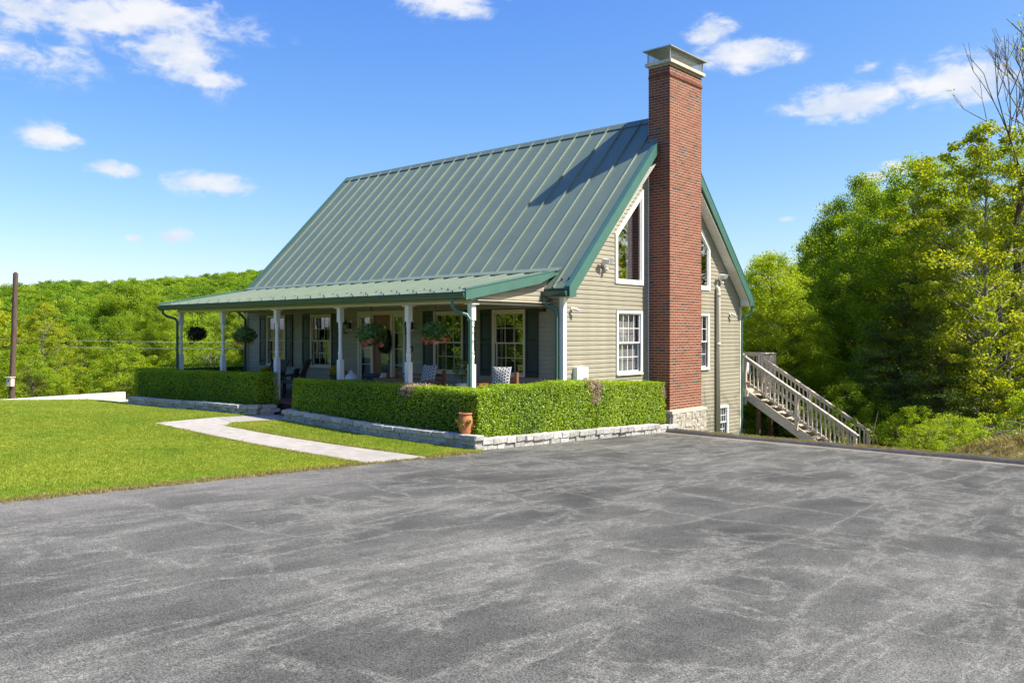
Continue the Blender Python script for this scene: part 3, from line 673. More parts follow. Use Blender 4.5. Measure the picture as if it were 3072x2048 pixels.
downspout([(-.36, -.27, 3.2), (-.36, -.27, 3.1), (-.34, -.24, 3.02), (-.17, -.10, 2.9), (-.13, -.085, 2.8), (-.13, -.085, .4)])
downspout([(-L - .2, -.27, 3.2), (-L - .2, -.27, 3.1), (-L - .05, -.12, 2.9), (-L + .03, -.085, 2.8), (-L + .03, -.085, .4)], mat='shadedgreen')
downspout([(.28, D + .27, 3.19), (.27, D + .26, 3.02), (.2, D + .2, 2.92), (.06, D + .06, 2.82), (.035, D + .03, 2.7), (.035, D + .03, -1.5)])

# --- porch
PX0, PX1, PYF, PYB, PZF, PZB = -14.22, -.30, -2.97, .20, 3.245, 3.835
def pz(y): return PZF + (PZB - PZF) * (y - PYF) / (PYB - PYF)
ps = (PZB - PZF) / (PYB - PYF); pang = math.atan(ps); psv = Vector((0, math.cos(pang), math.sin(pang))); pnv = Vector((0, -math.sin(pang), math.cos(pang)))
m = MB(); m.prism([(PX0, PYF, PZF - .05), (PX0, PYB, PZB - .05), (PX0, PYB, PZB - .012), (PX0, PYF, PZF - .012)], [(PX1, PYF, PZF - .05), (PX1, PYB, PZB - .05), (PX1, PYB, PZB - .012), (PX1, PYF, PZF - .012)])
proof = m.build('porch_roof', MT['roof'], house)
pl = (PYB - PYF) / math.cos(pang); Q0 = Vector((0, PYF - .04, PZF - .04 * ps - .010))
pse = [PX0] + [-13.45 + .58 * k for k in range(23)] + [PX1]
guard = MB(); guard.prism([(-.02, 0, .0), (.02, 0, 0), (.0, .0, .06)], [(-.02, .04, .012), (.02, .04, .012), (0, .012, .06)]); gme = guard.mesh('snow_guard', MT['black'])
for k in range(len(pse) - 1):
    x0, x1 = pse[k] + .001, pse[k + 1] - .001; a, b = Q0, Q0 + psv * pl; u = pnv * .010
    m = MB(); V = lambda x: Vector((x, 0, 0))
    m.hexa([a + V(x0), a + V(x1), b + V(x1), b + V(x0), a + u + V(x0), a + u + V(x1), b + u + V(x1), b + u + V(x0)]); m.build('roof_panel', MT['roof'], proof, at=a + V(x0))
    if k: m = MB(); rib(m, pse[k], Q0 + pnv * .0102, psv, pnv, pl, .02, .04); m.build('standing_seam', MT['roof'], proof, at=a + V(x0))
    for fx, yy in ((.18, -2.70), (.5, -2.52), (.82, -2.70)):
        if k == 0 and fx > .5: continue
        inst('snow_guard', gme, proof, (x0 + (x1 - x0) * fx, yy, pz(yy) + .001))
for x, yy in ((-.02, -.02), (.18, .0)): inst('snow_guard', gme, roof, (x, yy, roofz(yy) + .005), (R(40), 0, 0), (1.2, 1.2, 1.2))
m = MB(); yj = PYB - .06; m.prism([(PX0, yj - .10, pz(yj - .10) + .048), (PX0, yj + .1, pz(yj) + .12), (PX0, yj + .1, pz(yj) + .10), (PX0, yj - .10, pz(yj - .1) + .034)], [(PX1 + .07, yj - .10, pz(yj - .10) + .048), (PX1 + .07, yj + .1, pz(yj) + .12), (PX1 + .07, yj + .1, pz(yj) + .10), (PX1 + .07, yj - .10, pz(yj - .1) + .034)]); m.build('closure_flashing', MT['roof'], proof)
for x0, x1 in ((PX1, PX1 + .03), (PX0 - .03, PX0)):
    m = MB(); q = [(PYF - .05, PZF + .03), (.12, pz(.12) + .03), (.12, pz(.12) - .06), (-.55, pz(-.55) - .19), (PYF - .05, PZF - .19)]
    m.prism([(x0, y, z) for y, z in q], [(x1, y, z) for y, z in q]); m.build('rake_board', MT['green'], proof)
    m = MB(); q = [(PYF - .06, PZF + .031), (.14, pz(.14) + .031), (.14, pz(.14) + .055), (PYF - .06, PZF + .055)]
    m.prism([(x0 - .07, y, z) for y, z in q], [(x1 + .012, y, z) for y, z in q]); m.build('rake_cap', MT['green'], proof)
m = MB(); m.box(PX0, PX1, PYF + .001, PYF + .022, PZF - .17, PZF - .013); m.build('fascia', MT['shadedgreen'], proof)
gutter('gutter', PX0 - .03, PX1 + .0, PYF, PZF - .155, -1, proof)
boxo('porch_ceiling', MT['cream'], house, PX0 + .3, -.32, -2.60, -.03, 3.06, 3.075)
boxo('porch_beam', MT['cream'], house, -13.60, -.42, -2.73, -2.55, 3.0, 3.058)
boxo('porch_frieze', MT['cream'], house, -13.60, -.42, -2.71, -2.57, 3.059, 3.2)
# side frieze: a long triangle of siding over the right-hand end
zz = 3.0
side_end = boxo('porch_end_wall', MT['siding'], house, -.52, -.44, -2.55, -.03, 3.0, 3.05)
while zz < 3.6:
    y0 = max(-2.72, PYF + (zz + .17 - PZF) / ps); y1 = max(-2.72, PYF + (zz + E_ + .17 - PZF) / ps)
    board('X', side_end, zz, y0, -.03, min(y1, -.04), -.03, off=-.438); zz += E_
boxo('frieze_backing', MT['siding'], side_end, -.48, -.443, -2.0, -.03, 3.06, 3.35)
boxo('end_trim', MT['almond'], side_end, -.46, -.41, -2.72, -.03, 2.985, 3.0)
# floor, skirt, step
boxo('porch_floor', MT['porchfloor'], house, -13.95, -.15, -2.95, -.035, .44, .5)
boxo('porch_skirt', MT['riser'], house, -13.9, -.2, -2.90, -2.85, -.2, .44)
boxo('porch_step', MT['riser'], house, -7.15, -5.93, -3.2, -2.951, .0, .26)
# turned posts
def post_mesh():
    m = MB(); h = .065
    m.box(-h, h, -h, h, 0, 1.16); m.box(-h, h, -h, h, 2.12, 2.47); m.box(-.115, .115, -.115, .115, 2.47, 2.495)
    pr = [(.062, 1.16), (.045, 1.18), (.062, 1.21), (.05, 1.24), (.06, 1.30), (.062, 1.35), (.044, 1.40), (.058, 1.415), (.058, 1.43), (.047, 1.45), (.045, 1.68), (.053, 1.69), (.045, 1.70), (.053, 1.715), (.045, 1.73), (.045, 1.86), (.053, 1.87), (.045, 1.885), (.053, 1.9), (.046, 1.92), (.047, 1.98), (.058, 1.995), (.058, 2.015), (.047, 2.04), (.062, 2.08), (.05, 2.10), (.062, 2.12)]
    m.lathe(0, 0, pr, 14); me = m.mesh('porch_post', MT['white'])
    sm_ = [len(p.vertices) == 4 and abs(p.normal.z) < .95 and max(abs(p.normal.x), abs(p.normal.y)) < .999 for p in me.polygons]; me.polygons.foreach_set('use_smooth', sm_); return me
pme = post_mesh()
for x in (-13.54, -10.95, -8.06, -5.18, -2.56, -.485): inst('porch_post', pme, house, (x, -2.625, .5))
downspout([(-.68, -3.03, 3.09), (-.68, -3.03, 2.92), (-.62, -2.98, 2.82), (-.46, -2.80, 2.74), (-.40, -2.76, 2.64), (-.40, -2.76, .4)])
downspout([(-13.95, -3.03, 3.09), (-13.95, -3.03, 2.98), (-13.85, -2.95, 2.88), (-13.62, -2.78, 2.80), (-13.56, -2.74, 2.7), (-13.56, -2.74, .4)], mat='shadedgreen')

# --- chimney
chim = boxo('chimney', MT['mortar'], house, .0, CX, CY0 + .004, CY1 - .004, .27, 9.55)
crow = .0738; bl = .225
def brickmesh(nm, dx, dy, dz, rnd=None):
    m = MB(); m.box(-dx, dx, -dy, dy, -dz, dz); return m.mesh(nm, MT['brick'])
bR = brickmesh('brick', .016, .1065, .0315); bRh = brickmesh('brick_half', .016, .0505, .0315)
bricks = []                            # (position, half sizes)
z = .285 + .037; row = 0
while z < 9.5:
    pro = .028 if 9.19 < z < 9.30 else .0
    y = CY0
    seq = ([.1125] if row % 2 == 0 else []) + [.225] * 7 + ([.1125] if row % 2 else [])
    for q_, s in enumerate(seq):
        e0 = -.010 - pro if q_ == 0 else .006; e1 = -.010 - pro if q_ == len(seq) - 1 else .006
        bricks.append(((CX - .0135 + pro, y + s / 2 + (e0 - e1) / 2, z), (.016, s / 2 - (e0 + e1) / 2, .0300))); y += s
    for yy, sg in ((CY0, -1), (CY1, 1)):
        x = CX - .030 + pro; seq2 = ([.1] if row % 2 else []) + [.222] * 3
        for s in seq2:
            w_ = min(s, x - .002)
            if w_ < .03: break
            if sg < 0 or z > 6.5: bricks.append(((x - w_ / 2, yy + sg * (-.0135 + pro), z), (w_ / 2 - .006, .016, .0300)))
            x -= s
    row += 1; z += crow
bricks.sort(key=lambda b: (abs(b[0][2] - 2.0) if b[0][0] > CX - .02 and b[1][0] < .02 else 50 + abs(b[0][2] - 2.0)))
bcache = {}
for p, h in bricks[:300]:
    key = tuple(round(v, 3) for v in h)
    if key not in bcache: bcache[key] = brickmesh('brick', *h)
    inst('brick', bcache[key], chim, (p[0] + random.uniform(-.0015, .0015), p[1], p[2]))
m = MB()
for p, h in bricks[300:]:
    j = random.uniform(-.0015, .0015); m.box(p[0] - h[0] + (j if h[0] < .02 else 0), p[0] + h[0] + (j if h[0] < .02 else 0), p[1] - h[1], p[1] + h[1], p[2] - h[2], p[2] + h[2])
o = m.build('brick', MT['brick'], chim); tag(o, kind='stuff')
rv_ = np.repeat(np.random.RandomState(4).rand(len(bricks) - 300), 8).astype(np.float32)
at_ = o.data.attributes.new('rnd', 'FLOAT', 'POINT'); at_.data.foreach_set('value', rv_)
boxo('chimney_crown', MT['crown'], chim, -.06, .75, CY0 - .09, CY1 + .09, 9.555, 9.64)
boxo('stone_ledge', MT['crown'], chim, .01, .80, CY0 - .10, CY1 + .10, .195, .268)
cap = MB(); x0, x1, y0, y1 = -.10, .78, CY0 - .14, CY1 + .14; zc = 9.955
cap.add([(x0, y0, zc), (x1, y0, zc), (x1, y1, zc), (x0, y1, zc), (x0, y0, zc + .03), (x1, y0, zc + .03), (x1, y1, zc + .03), (x0, y1, zc + .03), (x0 + .35, y0 + .4, zc + .1), (x0 + .35, y1 - .4, zc + .1)],
        [(3, 2, 1, 0), (0, 1, 5, 4), (1, 2, 6, 5), (2, 3, 7, 6), (3, 0, 4, 7), (4, 5, 8), (5, 6, 9, 8), (6, 7, 9), (7, 4, 8, 9)])
cp = cap.build('chimney_cap', MT['galv'], house)
for x in (.0, .69):
    for y in (CY0 - .03, CY1 + .03): boxo('cap_leg', MT['galv'], cp, x - .014, x + .014, y - .014, y + .014, 9.64, zc)
m = MB()                               # diamond mesh screen
for (ax, ay), (bx, by) in (((.69, CY0 - .03), (.69, CY1 + .03)), ((.0, CY0 - .03), (.69, CY0 - .03)), ((.0, CY0 - .03), (.0, CY1 + .03)), ((.0, CY1 + .03), (.69, CY1 + .03))):
    ln = math.hypot(bx - ax, by - ay); nn = int(ln / .035)
    for k in range(-9, nn):
        for s in (0, 1):
            a, b = k * .035, k * .035 + .30
            za, zb = 9.64, 9.955
            if a < 0: za += (-a) / .30 * .315; a = 0
            if b > ln: zb -= (b - ln) / .30 * .315; b = ln
            if b <= a: continue
            if s: a, b = ln - a, ln - b
            q0 = (ax + (bx - ax) * a / ln, ay + (by - ay) * a / ln, za); q1 = (ax + (bx - ax) * b / ln, ay + (by - ay) * b / ln, zb)
            m.tube([q0, q1], .0022, 3, False)
o = m.build('wire_screen', MT['galv'], cp); tag(o, kind='stuff')
m = MB(); m.box(.0, .3, CY0 - .022, CY0 - .014, 7.35, 7.60); m.box(-.1, .02, CY0 - .05, CY0 - .014, 7.30, 7.52); m.build('flashing', MT['leadflash'], chim)
# field stone base
sb = boxo('stone_base', MT['soil'], chim, .0, .74, CY0 - .04, CY1 + .04, -.9, .194)
def rockmesh(seed, cham=.21):
    rr = random.Random(seed); m = MB(); vs = []
    for sx in (-1, 1):
        for sy in (-1, 1):
            for sz in (-1, 1):
                for ax in range(3):
                    c = [sx, sy, sz]; k = rr.uniform(cham * .5, cham * 1.4)
                    for q in range(3):
                        if q != ax: c[q] *= (1 - k * rr.uniform(.5, 1))
                    c = [v * .5 + rr.uniform(-.02, .02) for v in c]; vs.append(c)
    import bmesh
    bm = bmesh.new(); [bm.verts.new(v) for v in vs]; bmesh.ops.convex_hull(bm, input=bm.verts); me = bpy.data.meshes.new('stone'); bm.to_mesh(me); bm.free(); return me
rocks = [rockmesh(s) for s in range(8)]
def rockset(mat):
    out = []
    for r_ in rocks: me = r_.copy(); me.materials.append(mat); out.append(me)
    return out
rk1 = rockset(MT['stone']); rk2 = rockset(MT['fieldstone'])
def split(y0, y1, z0, z1, d, rr, out):
    w, h = y1 - y0, z1 - z0
    if d == 0 or (w < .24 and h < .10): out.append((y0, y1, z0, z1)); return
    if w > h * 1.6: k = y0 + w * rr.uniform(.35, .65); split(y0, k, z0, z1, d - 1, rr, out); split(k, y1, z0, z1, d - 1, rr, out)
    else: k = z0 + h * rr.uniform(.35, .65); split(y0, y1, z0, k, d - 1, rr, out); split(y0, y1, k, z1, d - 1, rr, out)
rr = random.Random(11); cells = []; split(CY0 - .06, CY1 + .06, -.62, .192, 8, rr, cells)
for a, b, c, d in cells: inst('stone', rr.choice(rk2), sb, (.745, (a + b) / 2, (c + d) / 2), (R(rr.uniform(-3, 3)), 0, 0), (.09 * rr.uniform(.8, 1.4), (b - a) * 1.0, (d - c) * 1.02))
cells = []; split(.02, .74, -.62, .192, 6, rr, cells)
for a, b, c, d in cells: inst('stone', rr.choice(rk2), sb, ((a + b) / 2, CY0 - .05, (c + d) / 2), None, ((b - a) * .97, .09, (d - c) * .97))

# ------------------------------------------------------------------ stone borders round the planting beds
tz = lambda x, y: float(terrain(x, y))
def stone_wall(name, label, path, heights, courses, mat, lens=(.26, .42), thick=.22, capover=.03):
    """path: points on the ground line; stones laid course by course along it"""
    t = empty(name, (path[0][0], path[0][1], tz(*path[0])), label, 'stone border')
    seg = [(Vector((a[0], a[1], 0)), Vector((b[0], b[1], 0))) for a, b in zip(path[:-1], path[1:])]
    tot = sum((b - a).length for a, b in seg)
    def at(s):
        for a, b in seg:
            l = (b - a).length
            if s <= l or (a, b) == seg[-1]: return a + (b - a) * (s / l), math.atan2((b - a).y, (b - a).x)
            s -= l
    for c in range(courses):
        s = -rr.uniform(0, .15)
        while s < tot:
            l = rr.uniform(*lens) * (1.15 if c == courses - 1 else 1.0); mid = min(max(s + l / 2, .05), tot - .02); p, a = at(mid)
            h0 = heights(mid / tot); hc = h0 / courses
            if hc > .045:
                top = c == courses - 1
                z = tz(p.x, p.y) + hc * (c + .5)
                off = Vector((math.sin(a), -math.cos(a), 0)) * ((capover if top else 0) + rr.uniform(-.012, .012))
                o = inst('stone', rr.choice(mat), t, (p.x + off.x, p.y + off.y, z - .005), (R(rr.uniform(-2, 2)), R(rr.uniform(-1.5, 1.5)), a + R(rr.uniform(-2, 2))), (l * .985, thick * rr.uniform(.9, 1.2), hc * 1.05 * rr.uniform(.94, 1.05)))
            s += l + .004
    return t
stone_wall('stone_border', 'low grey stone border under the right front hedge from porch step to driveway corner', [(-5.95, -3.45), (-5.85, -3.74), (-5.2, -3.76), (-3, -3.78), (.72, -3.80)], lambda f: .29 + .02 * f, 3, rk1)
stone_wall('stone_border', 'sunlit pale stone border along the driveway side, running back to the chimney', [(.76, -3.70), (.80, 0.0), (.84, 3.55)], lambda f: .24 if f < .9 else .19, 2, rk1, (.2, .36))
stone_wall('stone_border', 'shaded stone border under the left front hedge, left of the front walk', [(-14.25, -3.9), (-9.8, -3.92), (-7.75, -3.98), (-7.35, -3.75), (-7.28, -3.25)], lambda f: .29, 3, rk1)
def bedsheet(pts, dz):
    m = MB(); m.add([(x, y, tz(x, y) + dz) for x, y in pts], [tuple(range(len(pts)))]); tag(m.build('planting_bed', MT['bed']), 'dark mulched bed under the hedge', None, None, 'structure')
bedsheet([(-5.9, -3.7), (.68, -3.72), (.72, 3.5), (-.2, 3.5), (-.2, -2.9), (-5.9, -2.9)], .2)
bedsheet([(-14.6, -3.8), (-7.35, -3.85), (-7.35, -2.9), (-13.9, -2.9), (-13.9, .3), (-15.0, .3)], .2)

# ------------------------------------------------------------------ leaf clouds
def leafmesh(name, c, nrm, size, asp, tint, mat, seed=0, fold=.15):
    rs = np.random.RandomState(seed); n = len(c)
    nrm = nrm / np.linalg.norm(nrm, axis=1, keepdims=True)
    t = rs.randn(n, 3); t -= nrm * (t * nrm).sum(1, keepdims=True); t /= np.linalg.norm(t, axis=1, keepdims=True) + 1e-9
    b = np.cross(nrm, t); s = size.reshape(-1, 1)
    v = np.empty((n, 4, 3)); v[:, 0] = c - t * s * .5; v[:, 1] = c + b * s * asp * .5 + nrm * s * fold; v[:, 2] = c + t * s * .5; v[:, 3] = c - b * s * asp * .5 + nrm * s * fold
    me = bpy.data.meshes.new(name); me.vertices.add(n * 4); me.vertices.foreach_set('co', v.astype(np.float32).ravel())
    me.loops.add(n * 4); me.loops.foreach_set('vertex_index', np.arange(n * 4, dtype=np.int32))
    me.polygons.add(n); me.polygons.foreach_set('loop_start', np.arange(0, n * 4, 4, dtype=np.int32)); me.polygons.foreach_set('loop_total', np.full(n, 4, dtype=np.int32))
    a = me.attributes.new('tint', 'FLOAT', 'POINT'); a.data.foreach_set('value', np.repeat(tint, 4).astype(np.float32))
    me.update(calc_edges=True); me.validate(); me.materials.append(mat); return me
def vnoise(p, seed, f):
    rs = np.random.RandomState(seed); s = np.zeros(len(p))
    for k in range(4):
        d = rs.randn(3) * f; s += np.sin(p @ d + rs.rand() * 7) * .5
    return s / 2
# ------------------------------------------------------------------ hedges
def hedge(label, boxes, dead, seed, per=2600):
    """boxes: (x0,x1,y0,y1, z foot fn, z top fn); leaves on the skin and a little way in"""
    rs = np.random.RandomState(seed); C, Nn = [], []
    t = empty('hedge', ((boxes[0][0] + boxes[0][1]) / 2, (boxes[0][2] + boxes[0][3]) / 2, .2), label, 'hedge')
    core = MB()
    for x0, x1, y0, y1, zf, zt in boxes:
        H = .95
        faces = [('y', -1, (x1 - x0) * H), ('y', 1, (x1 - x0) * H), ('x', -1, (y1 - y0) * H), ('x', 1, (y1 - y0) * H), ('z', 1, (x1 - x0) * (y1 - y0))]
        for ax, sg, ar in faces:
            n = int(ar * per * (1.0 if (ax, sg) != ('y', 1) else .6)); u, w = rs.rand(n), rs.rand(n); dep = np.abs(rs.randn(n)) * .05 - .025
            x = x0 + (x1 - x0) * u if ax != 'x' else np.full(n, x1 if sg > 0 else x0) - sg * dep
            y = (y0 + (y1 - y0) * (u if ax == 'x' else w)) if ax != 'y' else np.full(n, y1 if sg > 0 else y0) - sg * dep
            f0 = np.array([zf(a, b) for a, b in zip(x, y)]); f1 = np.array([zt(a, b) for a, b in zip(x, y)])
            z = f0 + (f1 - f0) * w if ax != 'z' else f1 - dep
            if ax != 'z':               # clipped sides lean in and swell a little
                bul = .035 * vnoise(np.stack([x, y, z], 1), seed + 5, 2.2)
                if ax == 'y': y = y + sg * (bul - .05 * w ** 3)
                else: x = x + sg * (bul - .05 * w ** 3)
            else: z = z + .03 * vnoise(np.stack([x, y, z], 1), seed + 6, 2.5)
            nv_ = rs.randn(n, 3) * .75; k = 'xyz'.index(ax); nv_[:, k] += sg * 1.0; nv_[:, 2] += .35
            C.append(np.stack([x, y, z], 1)); Nn.append(nv_)
        zc0 = min(zf(x0, y0), zf(x1, y1)) ; e = .11
        core.hexa([(x0 + e, y0 + e, zf(x0, y0)), (x1 - e, y0 + e, zf(x1, y0)), (x1 - e, y1 - e, zf(x1, y1)), (x0 + e, y1 - e, zf(x0, y1)), (x0 + e, y0 + e, zt(x0, y0) - e), (x1 - e, y0 + e, zt(x1, y0) - e), (x1 - e, y1 - e, zt(x1, y1) - e), (x0 + e, y1 - e, zt(x0, y1) - e)])
    C = np.concatenate(C); Nn = np.concatenate(Nn)
    # drop what lies inside a neighbouring box
    keep = np.ones(len(C), bool)
    for x0, x1, y0, y1, zf, zt in boxes:
        keep &= ~((C[:, 0] > x0 + .09) & (C[:, 0] < x1 - .09) & (C[:, 1] > y0 + .09) & (C[:, 1] < y1 - .09) & (C[:, 2] < np.array([zt(a, b) for a, b in C[:, :2]]) - .1))
    C, Nn = C[keep], Nn[keep]
    # loose shoots
    k = rs.choice(len(C), len(C) // 40); sh = C[k] + np.stack([rs.randn(len(k)) * .02, rs.randn(len(k)) * .02, rs.rand(len(k)) * .06], 1); C = np.concatenate([C, sh]); Nn = np.concatenate([Nn, Nn[k]])
    tint = np.clip(.5 + .22 * rs.randn(len(C)) + .25 * vnoise(C, seed, 3.0), 0, 1)
    isd = np.zeros(len(C), bool)
    for cx, cy, cz, rx, rz_ in dead:
        d2 = np.hypot((C[:, 0] - cx), (C[:, 1] - cy)) / rx; d3 = np.abs(C[:, 2] - cz) / rz_
        isd |= (d2 ** 2 + d3 ** 2 + .5 * vnoise(C, seed + 2, 9) + .25 * rs.randn(len(C))) < 1
    off = WL[t.name]
    C = C - np.array(off)
    inst('foliage', leafmesh('foliage', C[~isd], Nn[~isd], rs.uniform(.028, .048, (~isd).sum()), .62, tint[~isd], MT['hedge'], seed), t, off)
    if isd.any():
        Cd = np.concatenate([C[isd]] + [C[isd] + rs.randn(isd.sum(), 3) * .02 for _ in range(3)]); Nd = np.concatenate([Nn[isd]] * 4)
        tag(inst('dead_patch', leafmesh('dead_patch', Cd, Nd, rs.uniform(.02, .055, len(Cd)), .3, rs.rand(len(Cd)), MT['hedgedead'], seed), t, off), 'bare brown dead patch')
    core.build('branches', MT['hedgecore'], t)
    return t
zfoot = lambda x, y: tz(x, y) + .22
hedge('dark clipped box hedge left of the front walk, before the left half of the porch', [(-14.75, -7.45, -3.62, -2.95, zfoot, lambda x, y: 1.19 + .06 * sm(-13, -7, x))], [], 21)
hedge('clipped box hedge right of the front walk, turning the corner by the terracotta pot', [(-5.88, .66, -3.60, -2.98, zfoot, lambda x, y: 1.17), (-.02, .66, -2.98, .42, zfoot, lambda x, y: 1.20)],
      [(-1.55, -3.5, 1.10, .22, .14), (-1.45, -3.3, 1.17, .30, .10), (.5, .40, 1.12, .26, .16), (.6, .42, .88, .13, .24)], 22)
hedge('sunlit box hedge between the dead gap and the brick chimney', [(-.02, .68, .44, 3.52, zfoot, lambda x, y: 1.17 - .05 * (y - .5))], [(.5, .46, 1.1, .28, .16), (.62, .46, .88, .13, .24), (.75, 3.5, .8, .12, .2)], 23)
hedge('shaded box hedge closing the far left end of the porch', [(-14.75, -14.1, -2.9, .6, zfoot, lambda x, y: 1.28)], [], 24, 900)

# ------------------------------------------------------------------ concrete block wall, pole, birdhouse, wires
bw = empty('block_wall', (-17.7, -5, -.1), 'low pale concrete block wall at the far edge of the lawn', 'wall')
A = Vector((-18.07, -2.45, 0)); Bv = Vector((-17.43, -6.63, 0)); dv = (Bv - A).normalized(); a_ = math.atan2(dv.y, dv.x); nl = Vector((-dv.y, dv.x, 0))
bm_ = MB(); bm_.box(-.197, .197, -.1, .1, -.097, .097); bmesh_ = bm_.mesh('block', MT['block'])
for c in range(5):
    for k in range(24):
        s = .214 + k * .428 + (.214 if c % 2 else 0); z = .237 - .107 - c * .214
        if c >= 1 and z + .1 < tz(*(A + dv * s + nl * -.1)[:2]) - .25: continue
        p = A + dv * s; inst('block', bmesh_, bw, (p.x, p.y, z), (0, 0, a_), (1.07, 1, 1.07))
    if c % 2: p = A + dv * .107; inst('block', bmesh_, bw, (p.x, p.y, .13 - c * .214), (0, 0, a_), (.535, 1, 1.07))
bw2 = empty('block_wall', (-18.2, -1.2, -.3), 'lower strip of concrete block wall ending behind the left hedge', 'wall')
for k in range(6): inst('block', bmesh_, bw2, (-18.1 - k * .02, -2.2 + .4 * k, -.16), (0, 0, R(90)))
po = empty('utility_pole', (-18.5, -5.9, -1.4), 'brown wooden pole stub standing behind the block wall', 'pole')
m = MB(); m.tube([(-18.58, -5.98, -1.4), (-18.53, -5.93, .8), (-18.48, -5.89, 2.6), (-18.44, -5.86, 4.32)], [.095, .09, .083, .076], 14); m.build('shaft', MT['pole'], po)
m = MB(); m.box(-18.47, -18.40, -5.90, -5.83, 4.30, 4.36); m.build('pole_cap', MT['pole'], po)
bh = empty('birdhouse', (-18.44, -5.98, .72), 'small wooden birdhouse with round hole nailed to the pole', 'birdhouse', rz=R(32))
def local(o_, *b): m = MB(); m.box(*b); me = m.mesh(o_[0], o_[1]); return inst(o_[0], me, bh, WL[bh.name])
local(('box', MT['oldwood']), -.09, .09, -.14, .02, -.13, .15); local(('roof', MT['oldwood']), -.12, .12, -.20, .04, .151, .175)
m = MB(); m.lathe(0, 0, [(.026, 0), (.026, .004)], 12); me = m.mesh('hole', MT['black']); o = inst('entrance_hole', me, bh, WL[bh.name]); o.rotation_euler = (R(90), 0, 0); o.location = (0, -.139, .05)
for dz, lb in ((0, 'upper thin overhead wire crossing the left trees'), (-.36, 'lower thin overhead wire crossing the left trees')):
    w_ = MB(); pts = []
    for k in range(25):
        f = k / 24; x = -31 + 22 * f; pts.append((x, -6.76 + (x + 28.5) * .889, 2.33 + dz * .75 - .20 * f - .25 * math.sin(math.pi * f)))
    w_.tube(pts, .006, 5); tag(w_.build('overhead_wire', MT['wire']), lb, 'wire')

# ------------------------------------------------------------------ things fixed to the house
def lantern(x, z, label):
    t = empty('wall_lantern', (x, 0, z), label, 'lantern', 'lanterns beside the front door')
    m = MB(); m.box(x - .055, x + .055, -.030, -.021, z - .14, z + .16); m.build('mount_plate', MT['white'], t)
    m = MB(); m.lathe(x, -.045, [(.03, z - .1), (.05, z - .05), (.05, z + .05), (.03, z + .1)], 8); m.tube([(x, -.06, z + .02), (x, -.14, z - .06), (x, -.20, z - .02), (x, -.22, z + .08)], .012, 6); m.build('bracket', MT['black'], t)
    m = MB()
    for k in range(6):
        a = 2 * math.pi * k / 6; m.tube([(x + .055 * math.cos(a), -.22 + .055 * math.sin(a), z - .22), (x + .085 * math.cos(a), -.22 + .085 * math.sin(a), z + .04)], .006, 4)
    m.lathe(x, -.22, [(.058, z - .24), (.062, z - .22), (.05, z - .21)], 6); m.lathe(x, -.22, [(.105, z + .04), (.095, z + .06), (.05, z + .11), (.03, z + .12), (.03, z + .15), (.012, z + .16), (.02, z + .18), (.004, z + .21)], 10); m.build('frame', MT['bronze'], t)
    m = MB(); m.lathe(x, -.22, [(.05, z - .215), (.078, z + .035)], 6); m.build('glass', MT['glass'], t)
    return t
lantern(-8.12, 2.56, 'black wall lantern left of the front door, beside the second window'); lantern(-5.33, 2.54, 'black wall lantern right of the front door, partly behind a porch post')
t = empty('doorbell', (-5.38, -.02, 1.9), 'small white and black doorbell box on the siding right of the door', 'doorbell')
boxo('case', MT['black'], t, -5.42, -5.34, -.05, -.02, 1.83, 1.98); boxo('button_plate', MT['whitepot'], t, -5.415, -5.345, -.058, -.051, 1.84, 1.92)
def floodlight(y, z, label):
    t = empty('floodlight', (0.02, y, z), label, 'floodlight', 'twin floodlights on the gable')
    m = MB(); m.lathe(.05, y, [(.055, z - .02), (.06, z), (.055, z + .02)], 10); m.box(.02, .06, y - .05, y + .05, z - .06, z + .06); m.tube([(.06, y, z), (.12, y - .09, z + .04)], .02, 6); m.tube([(.06, y, z), (.12, y + .09, z + .06)], .02, 6); m.build('base', MT['white'], t)
    for k, (s, dz) in enumerate(((-1, .05), (1, .07))):
        c = Vector((.17, y + s * .12, z + dz)); d = Vector((.75, s * .22, -.45)).normalized(); u = Vector((0, 0, 1)); sx = d.cross(u).normalized(); up = sx.cross(d)
        q = lambda r, w, h: [c + d * r - sx * w - up * h, c + d * r + sx * w - up * h, c + d * r + sx * w + up * h, c + d * r - sx * w + up * h]
        m = MB(); m.prism(q(-.07, .05, .04), q(.05, .1, .075)); h = m.build('lamp_head', MT['white'], t)
        m = MB(); m.prism(q(.051, .085, .062), q(.056, .085, .062)); m.build('lens', MT['lens'], h)
    m = MB(); m.tube([(.05, y, z - .05), (.11, y + .01, z - .12)], [.02, .035], 8); m.lathe(.12, y + .01, [(.02, z - .19), (.05, z - .16), (.05, z - .12), (.03, z - .11)], 10); m.build('motion_sensor', MT['white'], t)
floodlight(1.60, 4.10, 'white twin floodlight left of the chimney, near the tall gable window'); floodlight(7.72, 4.02, 'white twin floodlight right of the chimney, above the vent pipe')
def camera_(wall, a, z, mat, label, dirv):
    p = Vector((.02, a, z)) if wall == 'X' else Vector((a, -.02, z)); nrm = Vector((1, 0, 0)) if wall == 'X' else Vector((0, -1, 0))
    t = empty('security_camera', p, label, 'camera'); d = Vector(dirv).normalized(); k = p + nrm * .10
    m = MB(); m.tube([p, p + nrm * .03], .045, 12); m.tube([p + nrm * .03, k], .016, 6); m.build('mount', mat, t)
    m = MB(); m.tube([k - d * .06, k - d * .05, k + d * .10, k + d * .105], [.025, .035, .037, .034], 12); b = m.build('body', mat, t)
    m = MB(); m.tube([k + d * .1055, k + d * .108], .028, 10); m.build('lens', MT['black'], b); return t
camera_('X', .30, 2.92, MT['white'], 'white bullet security camera by the front corner board', (.5, .8, -.25)); camera_('X', 8.42, 2.93, MT['white'], 'white bullet security camera by the rear corner downspout', (.4, .85, -.3))
